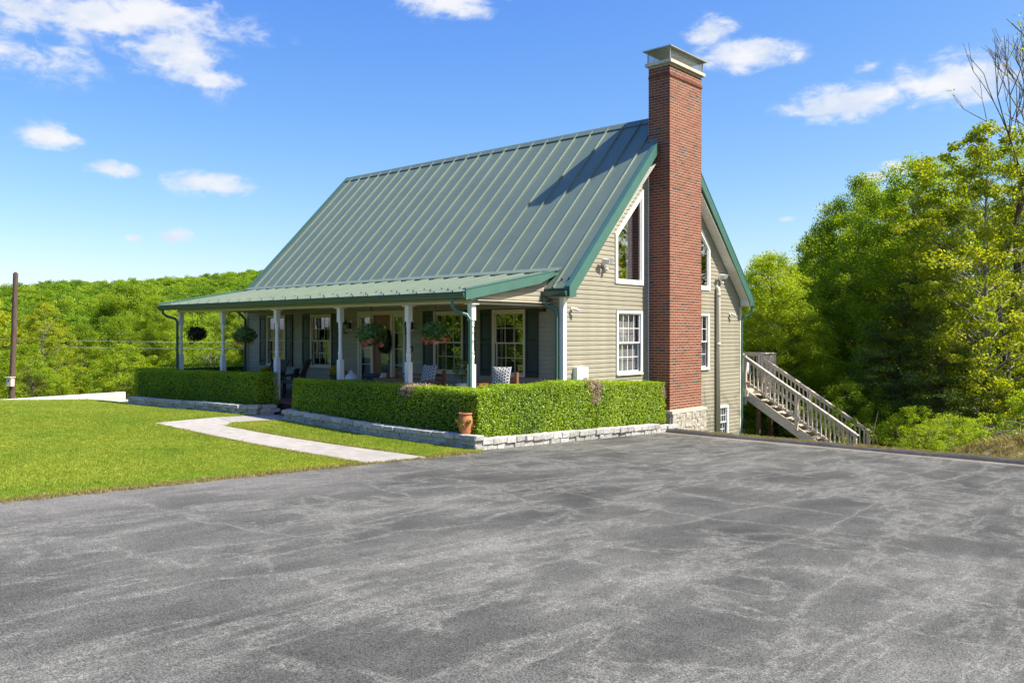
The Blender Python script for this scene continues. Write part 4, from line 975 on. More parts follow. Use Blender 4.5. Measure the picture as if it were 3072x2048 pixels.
camera_('Y', -.55, 2.90, MT['bronze'], 'dark security camera under the porch end, right of the last window', (-.8, -.5, -.2))
t = empty('electric_meter', (.02, .55, 1.1), 'white electric meter box on the siding above the hedge', 'meter box')
boxo('cabinet', MT['white'], t, .02, .155, .36, .80, 1.0, 1.515); 
m = MB(); m.tube([(.156, .65, 1.2), (.19, .65, 1.2)], .085, 14); m.build('collar', MT['box_grey'], t); m = MB(); m.tube([(.19, .65, 1.2), (.25, .65, 1.2)], [.075, .06], 14); m.build('dial', MT['glass'], t)
t = empty('vent_pipe', (.09, 7.53, -1), 'tall cream vent pipe rising up the gable right of the chimney', 'pipe')
m = MB(); m.tube([(.01, 7.53, 3.70), (.05, 7.53, 3.74), (.09, 7.53, 3.70), (.10, 7.53, 3.60), (.10, 7.53, -1.2)], .062, 14); m.build('riser', MT['pipe'], t, True)
m = MB(); m.tube([(.10, 7.53, 1.95), (.10, 7.53, 2.05)], .068, 14); m.tube([(.10, 7.53, 3.45), (.10, 7.53, 3.55)], .068, 14); m.build('coupling', MT['pipe'], t, True)

# ------------------------------------------------------------------ hanging baskets, wreath
def leafball(n, c, r, seed, size=.06, squash=1.0, spread=.35):
    rs = np.random.RandomState(seed); d = rs.randn(n, 3); d /= np.linalg.norm(d, axis=1, keepdims=True)
    rad = r * (1 - spread * rs.rand(n) ** 1.5) * (1 + .16 * vnoise(d, seed, 5)); p = d * rad[:, None]; p[:, 2] *= squash
    return p + np.array(c), d + rs.randn(n, 3) * .6, rs.uniform(size * .6, size * 1.3, n), np.clip(.5 + .25 * rs.randn(n) + .2 * d[:, 2], 0, 1)
def basket(x, y, z, label, leaf, seed, flowers, hookz=3.0, r=.29):
    t = empty('hanging_basket', (x, y, z), label, 'hanging basket', 'hanging baskets along the porch beam')
    m = MB(); m.tube([(x, y, z + .1), (x, y, hookz)], .006, 5)
    m.tube([(x + .03 * math.sin(a), y, hookz - .05 + .03 * math.cos(a)) for a in np.linspace(0, 5.5, 10)], .006, 5)
    for k in range(3): a = k * 2.1; m.tube([(x, y, z + .42), (x + .14 * math.cos(a), y + .14 * math.sin(a), z)], .004, 4)
    m.build('hanger', MT['black'], t)
    m = MB(); m.lathe(x, y, [(.08, z - .16), (.15, z - .02), (.155, z)], 12); m.build('pot', MT['soil'], t)
    p, nn_, s, ti = leafball(1500, (0, 0, .02), r, seed, .07, .72, .5); inst('foliage', leafmesh('foliage', p, nn_, s, .5, ti, leaf, seed), t, (x, y, z))
    if flowers:
        rs = np.random.RandomState(seed + 1); P, Q, Z, T = [], [], [], []
        for k in range(flowers):
            a = rs.rand() * 6.28; rr_ = r * rs.uniform(.5, .95); c = (rr_ * math.cos(a), rr_ * math.sin(a), rs.uniform(-.27, -.13)); p, nn_, s, ti = leafball(26, c, .045, seed + 9 + k, .045, 1.2); P.append(p); Q.append(nn_); Z.append(s); T.append(np.clip(ti + rs.uniform(-.3, .3), 0, 1))
        inst('flowers', leafmesh('flowers', np.concatenate(P), np.concatenate(Q), np.concatenate(Z), .6, np.concatenate(T), MT['flowerred'], seed), t, (x, y, z))
basket(-12.73, -2.5, 2.30, 'dark leaved hanging basket at the left end of the porch', MT['leafdarkb'], 31, 0, r=.31)
basket(-9.93, -2.5, 2.26, 'hanging basket with trailing red flowers near the left corner of the house', MT['leafbasket'], 32, 7, r=.33)
basket(-4.10, -2.5, 2.30, 'hanging basket with coral flowers before the front door', MT['leafbasket'], 33, 14, r=.38)
basket(-1.78, -2.5, 2.36, 'round hanging basket with coral flowers before the third window', MT['leafbasket'], 34, 14, r=.33)
t = empty('door_wreath', (-6.42, -.12, 2.1), 'dark oval twig wreath hanging on the front door', 'wreath')
rs = np.random.RandomState(5); a = rs.rand(2600) * 6.283; q = rs.rand(2600); rad = .62 + .38 * np.sqrt(q)
p = np.stack([.24 * rad * np.cos(a) + rs.randn(2600) * .02, rs.randn(2600) * .035, .33 * rad * np.sin(a) + rs.randn(2600) * .02], 1)
inst('foliage', leafmesh('foliage', p, rs.randn(2600, 3) + np.array([0, -.6, 0]), rs.uniform(.04, .08, 2600), .3, rs.rand(2600), MT['leafdarkb'], 6), t, WL[t.name])
m = MB(); m.tube([(-6.42 + .19 * math.cos(k * .3927), -.10, 2.1 + .27 * math.sin(k * .3927)) for k in range(17)], .05, 6); m.build('twig_ring', MT['soil'], t)

# ------------------------------------------------------------------ terracotta pot on the wall corner
t = empty('strawberry_pot', (.42, -3.74, .31), 'terracotta strawberry pot with small succulents standing on the border corner', 'pot')
m = MB(); z = .315; m.lathe(.42, -3.74, [(.105, z), (.115, z + .02), (.135, z + .12), (.15, z + .22), (.148, z + .30), (.128, z + .36), (.125, z + .385), (.14, z + .39), (.14, z + .42), (.122, z + .42), (.115, z + .36)], 20); m.build('body', MT['terra'], t, True)
for k, (a, dz) in enumerate(((-65, .15), (-20, .23), (-115, .23), (30, .16), (-160, .15))):
    ca, sa = math.cos(R(a)), math.sin(R(a)); c = Vector((.42 + .148 * ca, -3.74 + .148 * sa, z + dz))
    m = MB(); m.tube([c - Vector((ca, sa, .3)) * .02, c + Vector((ca, sa, .8)) * .022], [.035, .045], 10, False); pk = m.build('pocket', MT['terra'], t)
    m = MB(); m.tube([c + Vector((ca, sa, .5)) * .003, c + Vector((ca, sa, .5)) * .005], .034, 10); m.build('pocket_soil', MT['soil'], pk)
    if k < 3: p, nn_, s, ti = leafball(60, tuple(c + Vector((ca * .03, sa * .03, .03)) - WL[t.name]), .042, 60 + k, .035); inst('succulent', leafmesh('succulent', p, nn_, s, .5, ti, MT['leafmid'], 60 + k), pk, WL[t.name])

# ------------------------------------------------------------------ porch furniture
def cushion(name, c, w, h, d, mat, tilt=15, rz=0, parent=None, label=None, cat='pillow'):
    n = 10; v = []; f = []
    for side in (1, -1):
        for i in range(n + 1):
            for j in range(n + 1):
                u, w_ = i / n * 2 - 1, j / n * 2 - 1; e = (1 - abs(u) ** 3) * (1 - abs(w_) ** 3); pin = 1 - .06 * (1 - abs(u) ** 2 * abs(w_) ** 2)
                v.append((u * w / 2 * pin, -side * d / 2 * e ** .6, w_ * h / 2 * pin))
    K = (n + 1) ** 2
    for s_ in range(2):
        for i in range(n):
            for j in range(n):
                a = s_ * K + i * (n + 1) + j; q = (a, a + n + 1, a + n + 2, a + 1); f.append(q if s_ == 0 else q[::-1])
    me = bpy.data.meshes.new(name); me.from_pydata(v, [], f); me.update(); me.materials.append(mat); me.polygons.foreach_set('use_smooth', [True] * len(me.polygons))
    o = inst(name, me, parent, c, (R(-tilt), 0, R(rz)))
    if label: tag(o, label, cat)
    return o
FZ = .50
def rot2(cx, cy, a):
    ca, sa = math.cos(R(a)), math.sin(R(a)); return lambda x, y, z: (cx + x * ca - y * sa, cy + x * sa + y * ca, FZ + z)
def bar(m, f, x0, x1, y0, y1, z0, z1): m.hexa([f(x0, y0, z0), f(x1, y0, z0), f(x1, y1, z0), f(x0, y1, z0), f(x0, y0, z1), f(x1, y0, z1), f(x1, y1, z1), f(x0, y1, z1)])
def armchair(name, cx, cy, a, label, wood, fabric, w=.66, back=.92, sling=True):
    f = rot2(cx, cy, a); t = empty(name, (cx, cy, FZ), label, 'chair'); h = w / 2
    for x in (-h, h):
        m = MB(); m.tube([f(x, -.33, 0), f(x, -.31, .55)], .022, 6); m.build('leg', wood, t)
        m = MB(); m.tube([f(x, .30, 0), f(x, .24, .42), f(x, .33, .75), f(x, .46, back)], .022, 6); m.build('leg', wood, t)
        m = MB(); m.tube([f(x, -.34, .56), f(x, .0, .60), f(x, .27, .57)], .026, 6); m.build('armrest', wood, t)
    m = MB(); bar(m, f, -h, h, -.33, .26, .36, .42); m.build('seat', fabric, t)
    m = MB(); n = 6; pr = [(.22, .42), (.27, .58), (.33, .75), (.40, .86), (.46, back)]
    for (y0, z0), (y1, z1) in zip(pr[:-1], pr[1:]): m.hexa([f(-h + .02, y0, z0), f(h - .02, y0, z0), f(h - .02, y0 + .02, z0), f(-h + .02, y0 + .02, z0), f(-h + .02, y1, z1), f(h - .02, y1, z1), f(h - .02, y1 + .02, z1), f(-h + .02, y1 + .02, z1)])
    m.build('backrest', fabric, t); return t, f
sling, t_, o_ = newmat('sling_olive'); pbsdf(t_, o_, (.12, .115, .085), .8)
c1, f1 = armchair('lounge_chair', -10.75, -1.15, 8, 'dark woven lounge chair between the first window and the third porch post', MT['bronze'], MT['wicker'], .74, 1.0)
cushion('pillow', f1(0, .02, .58), .62, .40, .16, MT['teal'], 30, 8, None, 'dark teal pillow lying against the dark woven lounge chair')
c2, f2 = armchair('lounge_chair', -9.15, -1.35, -48, 'olive sling lounge chair seen through the gap in the hedges', MT['bronze'], sling, .58, 1.06)
cushion('pillow', f2(0, .05, .62), .50, .38, .15, MT['teal'], 22, -48, None, 'dark teal pillow on the olive sling lounge chair')
t = empty('side_table', (-8.05, -2.05, FZ), 'dark low table standing in the gap between the hedges', 'table')
for x in (-8.3, -7.8):
    for y in (-2.25, -1.85): m = MB(); m.box(x - .025, x + .025, y - .025, y + .025, FZ, .92); m.build('leg', MT['bronze'], t)
boxo('top', MT['wicker'], t, -8.36, -7.74, -2.31, -1.79, .921, .955)
def flowerpot(x, y, rad, h, mat, label, flower, seed, leafr=.16, lz=.0, leafm='leafmid', name='flower_pot'):
    t = empty(name, (x, y, FZ), label, 'plant pot'); m = MB(); m.lathe(x, y, [(rad * .72, FZ), (rad * .95, FZ + h * .9), (rad, FZ + h), (rad * .9, FZ + h), (rad * .86, FZ + h - .04)], 16); m.build('pot', mat, t, True)
    p, nn_, s, ti = leafball(420, (0, 0, h + leafr * .5 + lz), leafr, seed, .06); inst('foliage', leafmesh('foliage', p, nn_, s, .5, ti, MT[leafm], seed), t, (x, y, FZ))
    if flower: p, nn_, s, ti = leafball(240, (0, 0, h + leafr * .6), leafr * 1.05, seed + 1, .06); inst('flowers', leafmesh('flowers', p, nn_, s, .6, ti, MT['floweryellow'], seed + 1), t, (x, y, FZ))
    return t
flowerpot(-10.25, -1.6, .15, .55, MT['black'], 'black pot of yellow flowers half hidden by the third porch post', True, 71, .17)
flowerpot(-7.30, -1.2, .17, .62, MT['black'], 'tall black pot of yellow flowers beside the fourth porch post', True, 73, .17)
t = flowerpot(-2.10, -1.3, .13, .62, MT['whitepot'], 'white planter with a leafy plant left of the corner downspout', False, 75, .24, .22, 'leafbasket'); m = MB(); m.tube([(-2.1, -1.3, FZ + .6), (-2.12, -1.3, FZ + 1.0)], .012, 5); m.build('stem', MT['bark'], t)
tb = empty('console_table', (-6.0, -1.35, FZ), 'pale wooden table behind the right hedge, before the front door', 'table')
boxo('top', MT['oldwood'], tb, -6.75, -5.55, -1.6, -1.05, .985, 1.02)
for x in (-6.7, -5.6):
    for y in (-1.55, -1.1): m = MB(); m.box(x - .03, x + .03, y - .03, y + .03, FZ, .985); m.build('leg', MT['oldwood'], tb)
m = MB(); rs = random.Random(3); m.lathe(-6.36, -1.35, [(.17, 1.02), (.20, 1.08), (.17, 1.16), (.10, 1.23), (.04, 1.29), (.015, 1.32)], 9); m.v = [(x + rs.uniform(-.025, .025), y + rs.uniform(-.02, .02), max(1.021, z + rs.uniform(-.015, .015))) for x, y, z in m.v]
o = m.build('cloth_bundle', MT['whitecloth'], None, True, at=(-6.36, -1.35, 1.02)); tag(o, 'crumpled white cloth bundle standing on the pale table', 'cloth')
m = MB(); m.prism([(-6.68, -1.4, 1.021), (-6.58, -1.4, 1.021), (-6.56, -1.4, 1.10), (-6.62, -1.4, 1.30)], [(-6.68, -1.3, 1.021), (-6.58, -1.3, 1.021), (-6.56, -1.3, 1.10), (-6.62, -1.3, 1.30)]); tag(m.build('wooden_wedge', MT['teak'], at=(-6.6, -1.35, 1.02)), 'upright brown wooden piece at the left end of the pale table', 'ornament')
nc = empty('padded_chair', (-5.25, -1.5, FZ), 'chair with navy channelled back cushion behind the right hedge', 'chair')
for k in range(3): o = cushion('back_cushion', (-5.28, -1.52, FZ + .70 - k * .12), .74, .15, .13, MT['navy'], 4, 0, nc)
boxo('seat', MT['navy'], nc, -5.62, -4.95, -1.5, -.95, FZ + .30, FZ + .44)
for x in (-5.6, -4.97):
    for y in (-1.47, -.98): m = MB(); m.box(x - .025, x + .025, y - .025, y + .025, FZ, FZ + .3); m.build('leg', MT['teak'], nc)
cushion('pillow', (-4.80, -1.55, FZ + .60), .36, .42, .13, MT['whitecloth'], 10, -62, None, 'white pillow standing beside the navy chair cushion')
def teak_seat(name, x0, x1, y0, y1, label, cat, arm=.66, posts=True, backh=.92):
    t = empty(name, ((x0 + x1) / 2, (y0 + y1) / 2, FZ), label, cat)
    for x in (x0, x1):
        for y, h in ((y0, arm - .03), (y1, backh)): m = MB(); m.box(x - .035, x + .035, y - .035, y + .035, FZ, FZ + h); m.build('leg', MT['teak'], t)
        m = MB(); m.box(x - .045, x + .045, y0 - .05, y1 - .036, FZ + arm - .03, FZ + arm); m.build('armrest', MT['teak'], t)
    boxo('seat', MT['teak'], t, x0 + .036, x1 - .036, y0, y1 - .04, FZ + .3, FZ + .36); boxo('seat_cushion', MT['navy'], t, x0 + .04, x1 - .04, y0, y1 - .05, FZ + .361, FZ + .46)
    for k in range(4): zz = FZ + .40 + k * .115; boxo('slat', MT['teak'], t, x0 + .036, x1 - .036, y1 - .01, y1 + .015, zz, zz + .07)
    return t
t = teak_seat('teak_sofa', -4.55, -2.74, -2.0, -1.3, 'teak sofa behind the right front hedge under the third window', 'sofa', .69)
boxo('front_rail', MT['teak'], t, -4.5, -3.2, -2.06, -2.03, FZ + .60, FZ + .70)
cushion('pillow', (-3.08, -1.50, FZ + .81), .54, .50, .16, MT['pattern'], 14, 0, None, 'black and white petal patterned pillow standing on the teak sofa')
cushion('pillow', (-2.98, -1.78, FZ + .60), .42, .32, .14, MT['pattern'], 35, -15, None, 'second smaller patterned pillow low on the teak sofa')
t = teak_seat('teak_chair', -1.22, -.60, -1.62, -1.0, 'teak armchair at the right end of the porch under the last window', 'chair', .66)
cushion('pillow', (-.93, -1.18, FZ + .80), .50, .52, .16, MT['pattern'], 14, 14, None, 'black and white petal patterned pillow on the right teak armchair')
t = empty('teak_bench', (-1.75, -.8, FZ), 'low slatted teak bench beside the right armchair behind the corner post', 'bench')
for k in range(3): boxo('slat', MT['teak'], t, -2.0, -1.30, -1.05, -1.02, FZ + .42 + k * .10, FZ + .48 + k * .10)
for x in (-1.97, -1.33): m = MB(); m.box(x - .03, x + .03, -1.015, -.96, FZ, FZ + .70); m.build('leg', MT['teak'], t)
boxo('seat', MT['teak'], t, -1.94, -1.36, -1.5, -1.06, FZ + .34, FZ + .40)

# ------------------------------------------------------------------ rear deck with stairs
dk = empty('deck_stairs', (0, 10.2, -1.6), 'weathered wooden deck and staircase with railings at the rear corner of the house', 'staircase')
W_ = MT['oldwood']
def wbeam(name, p, q, w, h): m = MB(); m.beam(p, q, w, h); return m.build(name, W_, dk, at=p)
def wpost(name, x, y, z0, z1, s=.09, mat=None): return boxo(name, mat or W_, dk, x - s / 2, x + s / 2, y - s / 2, y + s / 2, z0, z1)
Y1, Y2 = 9.72, 10.85; slope = -.632; X0s = -.10; zt0 = .52        # floor height of the deck
rail = lambda x: 1.575 + slope * (x + .10)
nose = lambda x: .45 + slope * (x - .05)
for k in range(17): boxo('deck_board', W_, dk, -5.0, -.02, 9.42 + k * .142, 9.42 + k * .142 + .135, zt0 - .035, zt0)
boxo('deck_rim', W_, dk, -5.0, .0, 9.42, 9.46, zt0 - .24, zt0 - .036); boxo('deck_rim', W_, dk, -.03, .01, 9.461, 11.8, zt0 - .24, zt0 - .036)
for y, x0 in ((Y1, -.10), (Y2, -.02)):
    wbeam('handrail', (x0, y, rail(x0)), (3.52, y, rail(3.52)), .14, .04); wbeam('top_rail', (x0, y, rail(x0) - .065), (3.48, y, rail(3.48) - .065), .04, .09); wbeam('bottom_rail', (x0 + .05, y, rail(x0 + .05) - .80), (3.42, y, rail(3.42) - .80), .04, .09)
    wbeam('stringer', (x0 + .05, y + (.06 if y == Y1 else -.06), nose(x0 + .05) - .20), (3.45, y + (.06 if y == Y1 else -.06), nose(3.45) - .20), .045, .28)
    for x in (1.62, 3.42): wpost('post', x, y + .0, rail(x) - 1.18 if x < 3 else rail(x) - 1.2, rail(x) - .03, .092)
    x = x0 + .18
    while x < 3.35:
        if abs(x - 1.62) > .08: wpost('baluster', x, y - .037, rail(x) - .82, rail(x) - .05, .036)
        x += .137
for k in range(13):
    x = .05 + k * .275; z = zt0 - .178 * (k + 1) + .02
    if k < 12: boxo('stair_tread', W_, dk, x, x + .285, Y1 + .085, Y2 - .085, z - .036, z)
for x, y in ((-.10, Y1), (-.02, Y2), (-.02, 11.75), (-.55, 11.75)): wpost('post', x, y, zt0 - .5, 1.62, .092)
for (xa, ya), (xb, yb_) in (((-.02, Y2), (-.02, 11.75)), ((-.02, 11.75), (-4.8, 11.75)), ((-1.0, Y1), (-.15, Y1))):
    wbeam('handrail', (xa, ya, 1.655), (xb, yb_, 1.655), .14, .035); wbeam('top_rail', (xa, ya, 1.59), (xb, yb_, 1.59), .04, .09); wbeam('bottom_rail', (xa, ya, .66), (xb, yb_, .66), .04, .08)
    ln = math.hypot(xb - xa, yb_ - ya); n = int(ln / .125)
    for k in range(1, n): f = k / n; wpost('baluster', xa + (xb - xa) * f, ya + (yb_ - ya) * f, .62, 1.6, .036)
for x, y in ((.30, 9.85), (1.90, 10.75), (.30, 10.75), (-2.5, 11.6)): wpost('support_post', x, y, tz(x, y) - .2, (nose(x) - .3 if x > 0 else zt0 - .25), .10, MT['treatwood'])
t = empty('deck_chair', (-.75, 10.5, zt0), 'chair with white patterned cushion on the rear deck behind the stair rail', 'chair')
for x in (-1.0, -.5):
    for y in (10.25, 10.75): m = MB(); m.tube([(x, y, zt0), (x, y, zt0 + .42)], .02, 6); m.build('leg', MT['teak'], t)
boxo('seat', MT['teak'], t, -1.03, -.47, 10.22, 10.78, zt0 + .42, zt0 + .46)
cushion('back_cushion', (-.5, 10.5, zt0 + .70), .55, .55, .16, MT['whitecloth'], 15, 75, t); cushion('seat_cushion', (-.75, 10.5, zt0 + .51), .52, .5, .12, MT['whitecloth'], 90, 0, t)

# ------------------------------------------------------------------ trees
def limb_tubes(m, p0, p1, r0, r1, rr, n=5, seg=3, bend=.12):
    p0, p1 = Vector(p0), Vector(p1); l = (p1 - p0).length; pts = []
    for k in range(seg + 1):
        f = k / seg; j = Vector((rr.uniform(-1, 1), rr.uniform(-1, 1), rr.uniform(-.3, 1))) * l * bend * (math.sin(math.pi * f)); pts.append(p0.lerp(p1, f) + j)
    m.tube(pts, [r0 + (r1 - r0) * k / seg for k in range(seg + 1)], n, False); return pts
def tree_meshes(name, seed, H, prof, nclump, per, leaf, cr, mat, bark, tr=.16, base=.0, flat=.7, asp=.6, limbs=.6, droop=0, lean=.3, topbias=1.0):
    """prof: list of (height fraction, crown radius); returns trunk mesh and crown mesh of a tree of height H standing at the origin"""
    rr_ = random.Random(seed); rs = np.random.RandomState(seed)
    m = MB(); tx, ty = rr_.uniform(-lean, lean), rr_.uniform(-lean, lean)
    trunk = lambda f: Vector((tx * f + .25 * math.sin(f * 3 + seed), ty * f + .2 * math.sin(f * 2.3 + seed * 2), H * f))
    o0 = trunk(0); tk = [trunk(k / 7 * .93) - o0 - Vector((0, 0, .5 if k == 0 else 0)) for k in range(8)]
    m.tube(tk, [tr * (1 - .9 * k / 7) for k in range(8)], 8, False)
    hs = np.array([p[0] for p in prof]); rd = np.array([p[1] for p in prof])
    C = []
    while len(C) < nclump:
        f = rs.uniform(hs[0], hs[-1]); r = np.interp(f, hs, rd)
        if rs.rand() > (r / rd.max()) ** 1.2 + .08: continue
        a = rs.rand() * 6.283; lob = 1 + .28 * math.sin(a * 3 + seed + f * 9) + .16 * math.sin(a * 5 - seed * 2 + f * 17); q = r * lob * (.28 + .72 * rs.rand() ** .5)
        ax = trunk(min(f, .95)) - o0; C.append((ax.x + q * math.cos(a), ax.y + q * math.sin(a), H * f - droop * q))
    C = np.array(C)
    for c in C[: int(len(C) * limbs)]:
        d = math.hypot(c[0], c[1]); zf = max(min(hs[0] * .7 + .02, .9), min(.92, (c[2] - d * .55) / H)); p = trunk(zf) - o0
        limb_tubes(m, p, c, tr * .24 * (1 - zf * .7), .008, rr_, 4, 3)
    n = nclump * per; idx = np.repeat(np.arange(nclump), per); crs = cr * rs.uniform(.55, 1.35, nclump)
    off = rs.randn(n, 3); off /= np.linalg.norm(off, axis=1, keepdims=True); off *= (rs.rand(n, 1) ** .45); off[:, 2] *= flat; off *= crs[idx][:, None]
    P = C[idx] + off
    out = np.stack([C[idx][:, 0], C[idx][:, 1], np.zeros(n)], 1); out /= (np.linalg.norm(out, axis=1, keepdims=True) + .01)
    Nn = rs.randn(n, 3) * .8 + np.array([0, 0, .75]) + off / crs[idx][:, None] * .5 + out * .25
    ct = rs.rand(nclump); tint = np.clip(.5 + .34 * (ct[idx] - .5) * 2 * .8 + .16 * rs.randn(n), 0, 1)
    return m.mesh('trunk', bark, (0, 0, 0), True), leafmesh('crown', P, Nn, rs.uniform(leaf * .65, leaf * 1.35, n), asp, tint, mat, seed)
def tree(name, meshes, x, y, label, group=None, rz=0, sc=1.0, cat='tree', dz=0):
    t = empty(name, (x, y, tz(x, y) + dz), label, cat, group, R(rz)); t.scale = (sc,) * 3 if isinstance(sc, (int, float)) else sc
    for nm, me in zip(('trunk', 'crown'), meshes):
        if me: o = bpy.data.objects.new(nm, me); COL.objects.link(o); o.parent = t
    return t
ROUND = [(.22, .8), (.38, 2.6), (.58, 3.2), (.78, 2.5), (.92, 1.2), (1.0, .3)]
COLUMN = [(.10, 1.2), (.3, 2.3), (.55, 2.5), (.78, 1.9), (.93, .9), (1.0, .2)]
SHRUBP = [(.03, 1.3), (.25, 1.9), (.55, 1.9), (.8, 1.2), (1.0, .3)]
B = {}
B['mid'] = tree_meshes('mid', 101, 10, ROUND, 460, 210, .088, .50, MT['leafmid'], MT['bark'], limbs=.35)
B['bright'] = tree_meshes('bright', 102, 11, COLUMN, 480, 200, .085, .44, MT['leafbright'], MT['bark'], limbs=.35)
B['yellow'] = tree_meshes('yellow', 103, 10, [(.12, 1.2), (.3, 2.5), (.55, 2.9), (.78, 2.2), (.93, 1.1), (1, .3)], 520, 95, .095, .30, MT['leafyellow'], MT['palebark'], limbs=.4, flat=.6, tr=.11)
B['ash'] = tree_meshes('ash', 104, 13, [(.3, .7), (.45, 1.5), (.65, 2.0), (.85, 1.7), (.95, 1.0), (1.0, .3)], 260, 170, .085, .42, MT['leafmid'], MT['bark'], asp=.35, limbs=.4)
B['cedar'] = tree_meshes('cedar', 105, 7.5, [(.03, 2.5), (.2, 2.9), (.45, 2.3), (.7, 1.4), (.9, .6), (1, .1)], 460, 150, .10, .5, MT['leafdark'], MT['bark'], asp=.22, flat=.3, droop=.12, limbs=.3)
B['shrub'] = tree_meshes('shrub', 106, 3, SHRUBP, 150, 130, .075, .32, MT['leafbright'], MT['bark'], tr=.03, limbs=.6)
B['shruby'] = tree_meshes('shruby', 107, 3, SHRUBP, 130, 90, .07, .30, MT['leafmid'], MT['palebark'], tr=.03, limbs=.9)
B['far1'] = tree_meshes('far1', 108, 9, ROUND, 170, 90, .2, .68, MT['leafbright'], MT['bark'], limbs=.3)
B['far2'] = tree_meshes('far2', 109, 9, COLUMN, 170, 90, .2, .62, MT['leafmid'], MT['bark'], limbs=.3)
B['far3'] = tree_meshes('far3', 110, 9, ROUND, 140, 80, .2, .62, MT['leafyellow'], MT['palebark'], limbs=.5)
# tree with bare twigs in its top, right edge
def bare_tree(seed, H):
    rr_ = random.Random(seed); m = MB(); tips = []
    def grow(p, d, l, r, k):
        if k == 0 or r < .005: tips.append(p); return
        q = p + d * l; m.tube([p, p.lerp(q, .5) + Vector((rr_.uniform(-1, 1), rr_.uniform(-1, 1), 0)) * l * .04, q], [r, r * .85, r * .68], 5 if r > .03 else 3, False)
        for s in range(rr_.choice((2, 2, 3))):
            nd = (d + Vector((rr_.uniform(-1, 1), rr_.uniform(-1, 1), rr_.uniform(-.15, .55))) * .52).normalized(); grow(q, nd, l * rr_.uniform(.68, .9), r * rr_.uniform(.62, .78), k - 1)
    grow(Vector((0, 0, -.4)), Vector((.02, .03, 1)).normalized(), H * .27, .15, 8)
    rs = np.random.RandomState(seed); T = np.array([t_ for t_ in tips if t_.z < H * .72 or rr_.random() < .04]); n = len(T); per = 7
    P = np.repeat(T, per, 0) + rs.randn(n * per, 3) * .14
    return m.mesh('trunk', MT['bark'], (0, 0, 0), True), leafmesh('crown', P, rs.randn(n * per, 3) + np.array([0, 0, .8]), rs.uniform(.06, .12, n * per), .55, np.clip(.5 + .25 * rs.randn(n * per), 0, 1), MT['leafyellow'], seed)
B['bare'] = bare_tree(12, 12.5)
GR = 'trees of the wood right of the house'
RT = [  # kind, x, y, rotation, scale, label
    ('bright', -6.2, 25.5, 20, .80, 'bright green tree just right of the house roof, behind the deck'),
    ('far3', -3.6, 30.0, 70, 1.1, 'pale yellow green tree farther back above the stair top'),
    ('mid', -2.3, 22.3, 10, (.68, .68, .93), 'mid green broad tree above the upper stair rail'),
    ('mid', .2, 18.8, 130, (.80, .80, 1.05), 'dense mid green tree behind the middle of the stair'),
    ('bright', -.8, 24.0, 200, 1.02, 'rounded green tree second in the row, right of the pale tree'),
    ('bright', 3.0, 17.2, 80, .96, 'tall bright green pointed tree, brightest crown right of the stair'),
    ('ash', 1.4, 25.8, 30, 1.0, 'tall feathery tree rising behind the bright pointed tree'),
    ('mid', 5.2, 24.5, 250, 1.0, 'dark green tree filling the gap beside the yellow green tree'),
    ('ash', 4.4, 27.5, 160, 1.06, 'tall feathery tree behind the yellow tree near the right edge'),
    ('yellow', 6.05, 14.6, 15, 1.08, 'yellow green young leaved tree, palest crown near the right edge'),
    ('bare', 5.97, 17.1, 190, 1.08, 'tall tree with bare twigs at its top, right edge against the cloud'),
    ('cedar', 2.9, 14.4, 40, (.85, .85, .80), 'dark cedar behind the lower end of the stair'),
    ('cedar', 4.9, 13.4, 170, .66, 'smaller dark cedar right of the stair foot'),
    ('bright', -.85, 13.75, 75, (.72, .72, .64), 'low leafy tree right behind the deck railing, left of the cedar'),
    ('shrub', 5.2, 10.4, 120, .6, 'dark leafy shrub right of the stair foot'),
    ('shruby', 6.3, 8.3, 250, .52, 'tangled yellow green shrub by the brush pile'),
    ('shrub', 6.9, 6.6, 300, .40, 'bright green bush touching the straw mound'),
    ('shrub', 1.0, 14.0, 10, 1.0, 'shrub under the stair'), ('shrub', -.8, 13.2, 90, .9, 'shrub in the shade beneath the deck'), ('shrub', 2.6, 12.2, 200, .8, 'dark leafy shrub behind the stair stringer'),
    ('shrub', 7.9, 9.6, 33, .8, 'green shrub behind the straw mound'),
    ('far2', -10.5, 29, 20, .9, 'green tree hidden behind the roof of the house'), ('far1', -8, 35, 20, 1.0, 'green tree far behind the rear eave'),
]
for k, x, y, rz, s, lb in RT: tree('shrub' if k.startswith('shrub') else 'cedar_tree' if k == 'cedar' else 'broadleaf_tree', B[k], x, y, lb, None if k.startswith('shrub') else GR, rz, s, 'shrub' if k.startswith('shrub') else 'tree')
# a trunk in the shade and dead stems in the undergrowth
m = MB(); rr2 = random.Random(8)
for k in range(46):
    x = rr2.uniform(3.2, 7.4); y = 7.2 + rr2.uniform(-.6, 2.2) - (x - 5) * .25; z = tz(x, y); a = rr2.uniform(0, 6.28); l = rr2.uniform(.5, 1.4)
    m.tube([(x, y, z - .1), (x + .2 * l * math.cos(a), y + .2 * l * math.sin(a), z + .55 * l), (x + .5 * l * math.cos(a), y + .5 * l * math.sin(a), z + .9 * l)], [.008, .006, .003], 4, False)
o = m.build('dead_stems', MT['twig']); tag(o, 'bare grey stems tangled in the undergrowth along the kerb', 'undergrowth', None, 'stuff')
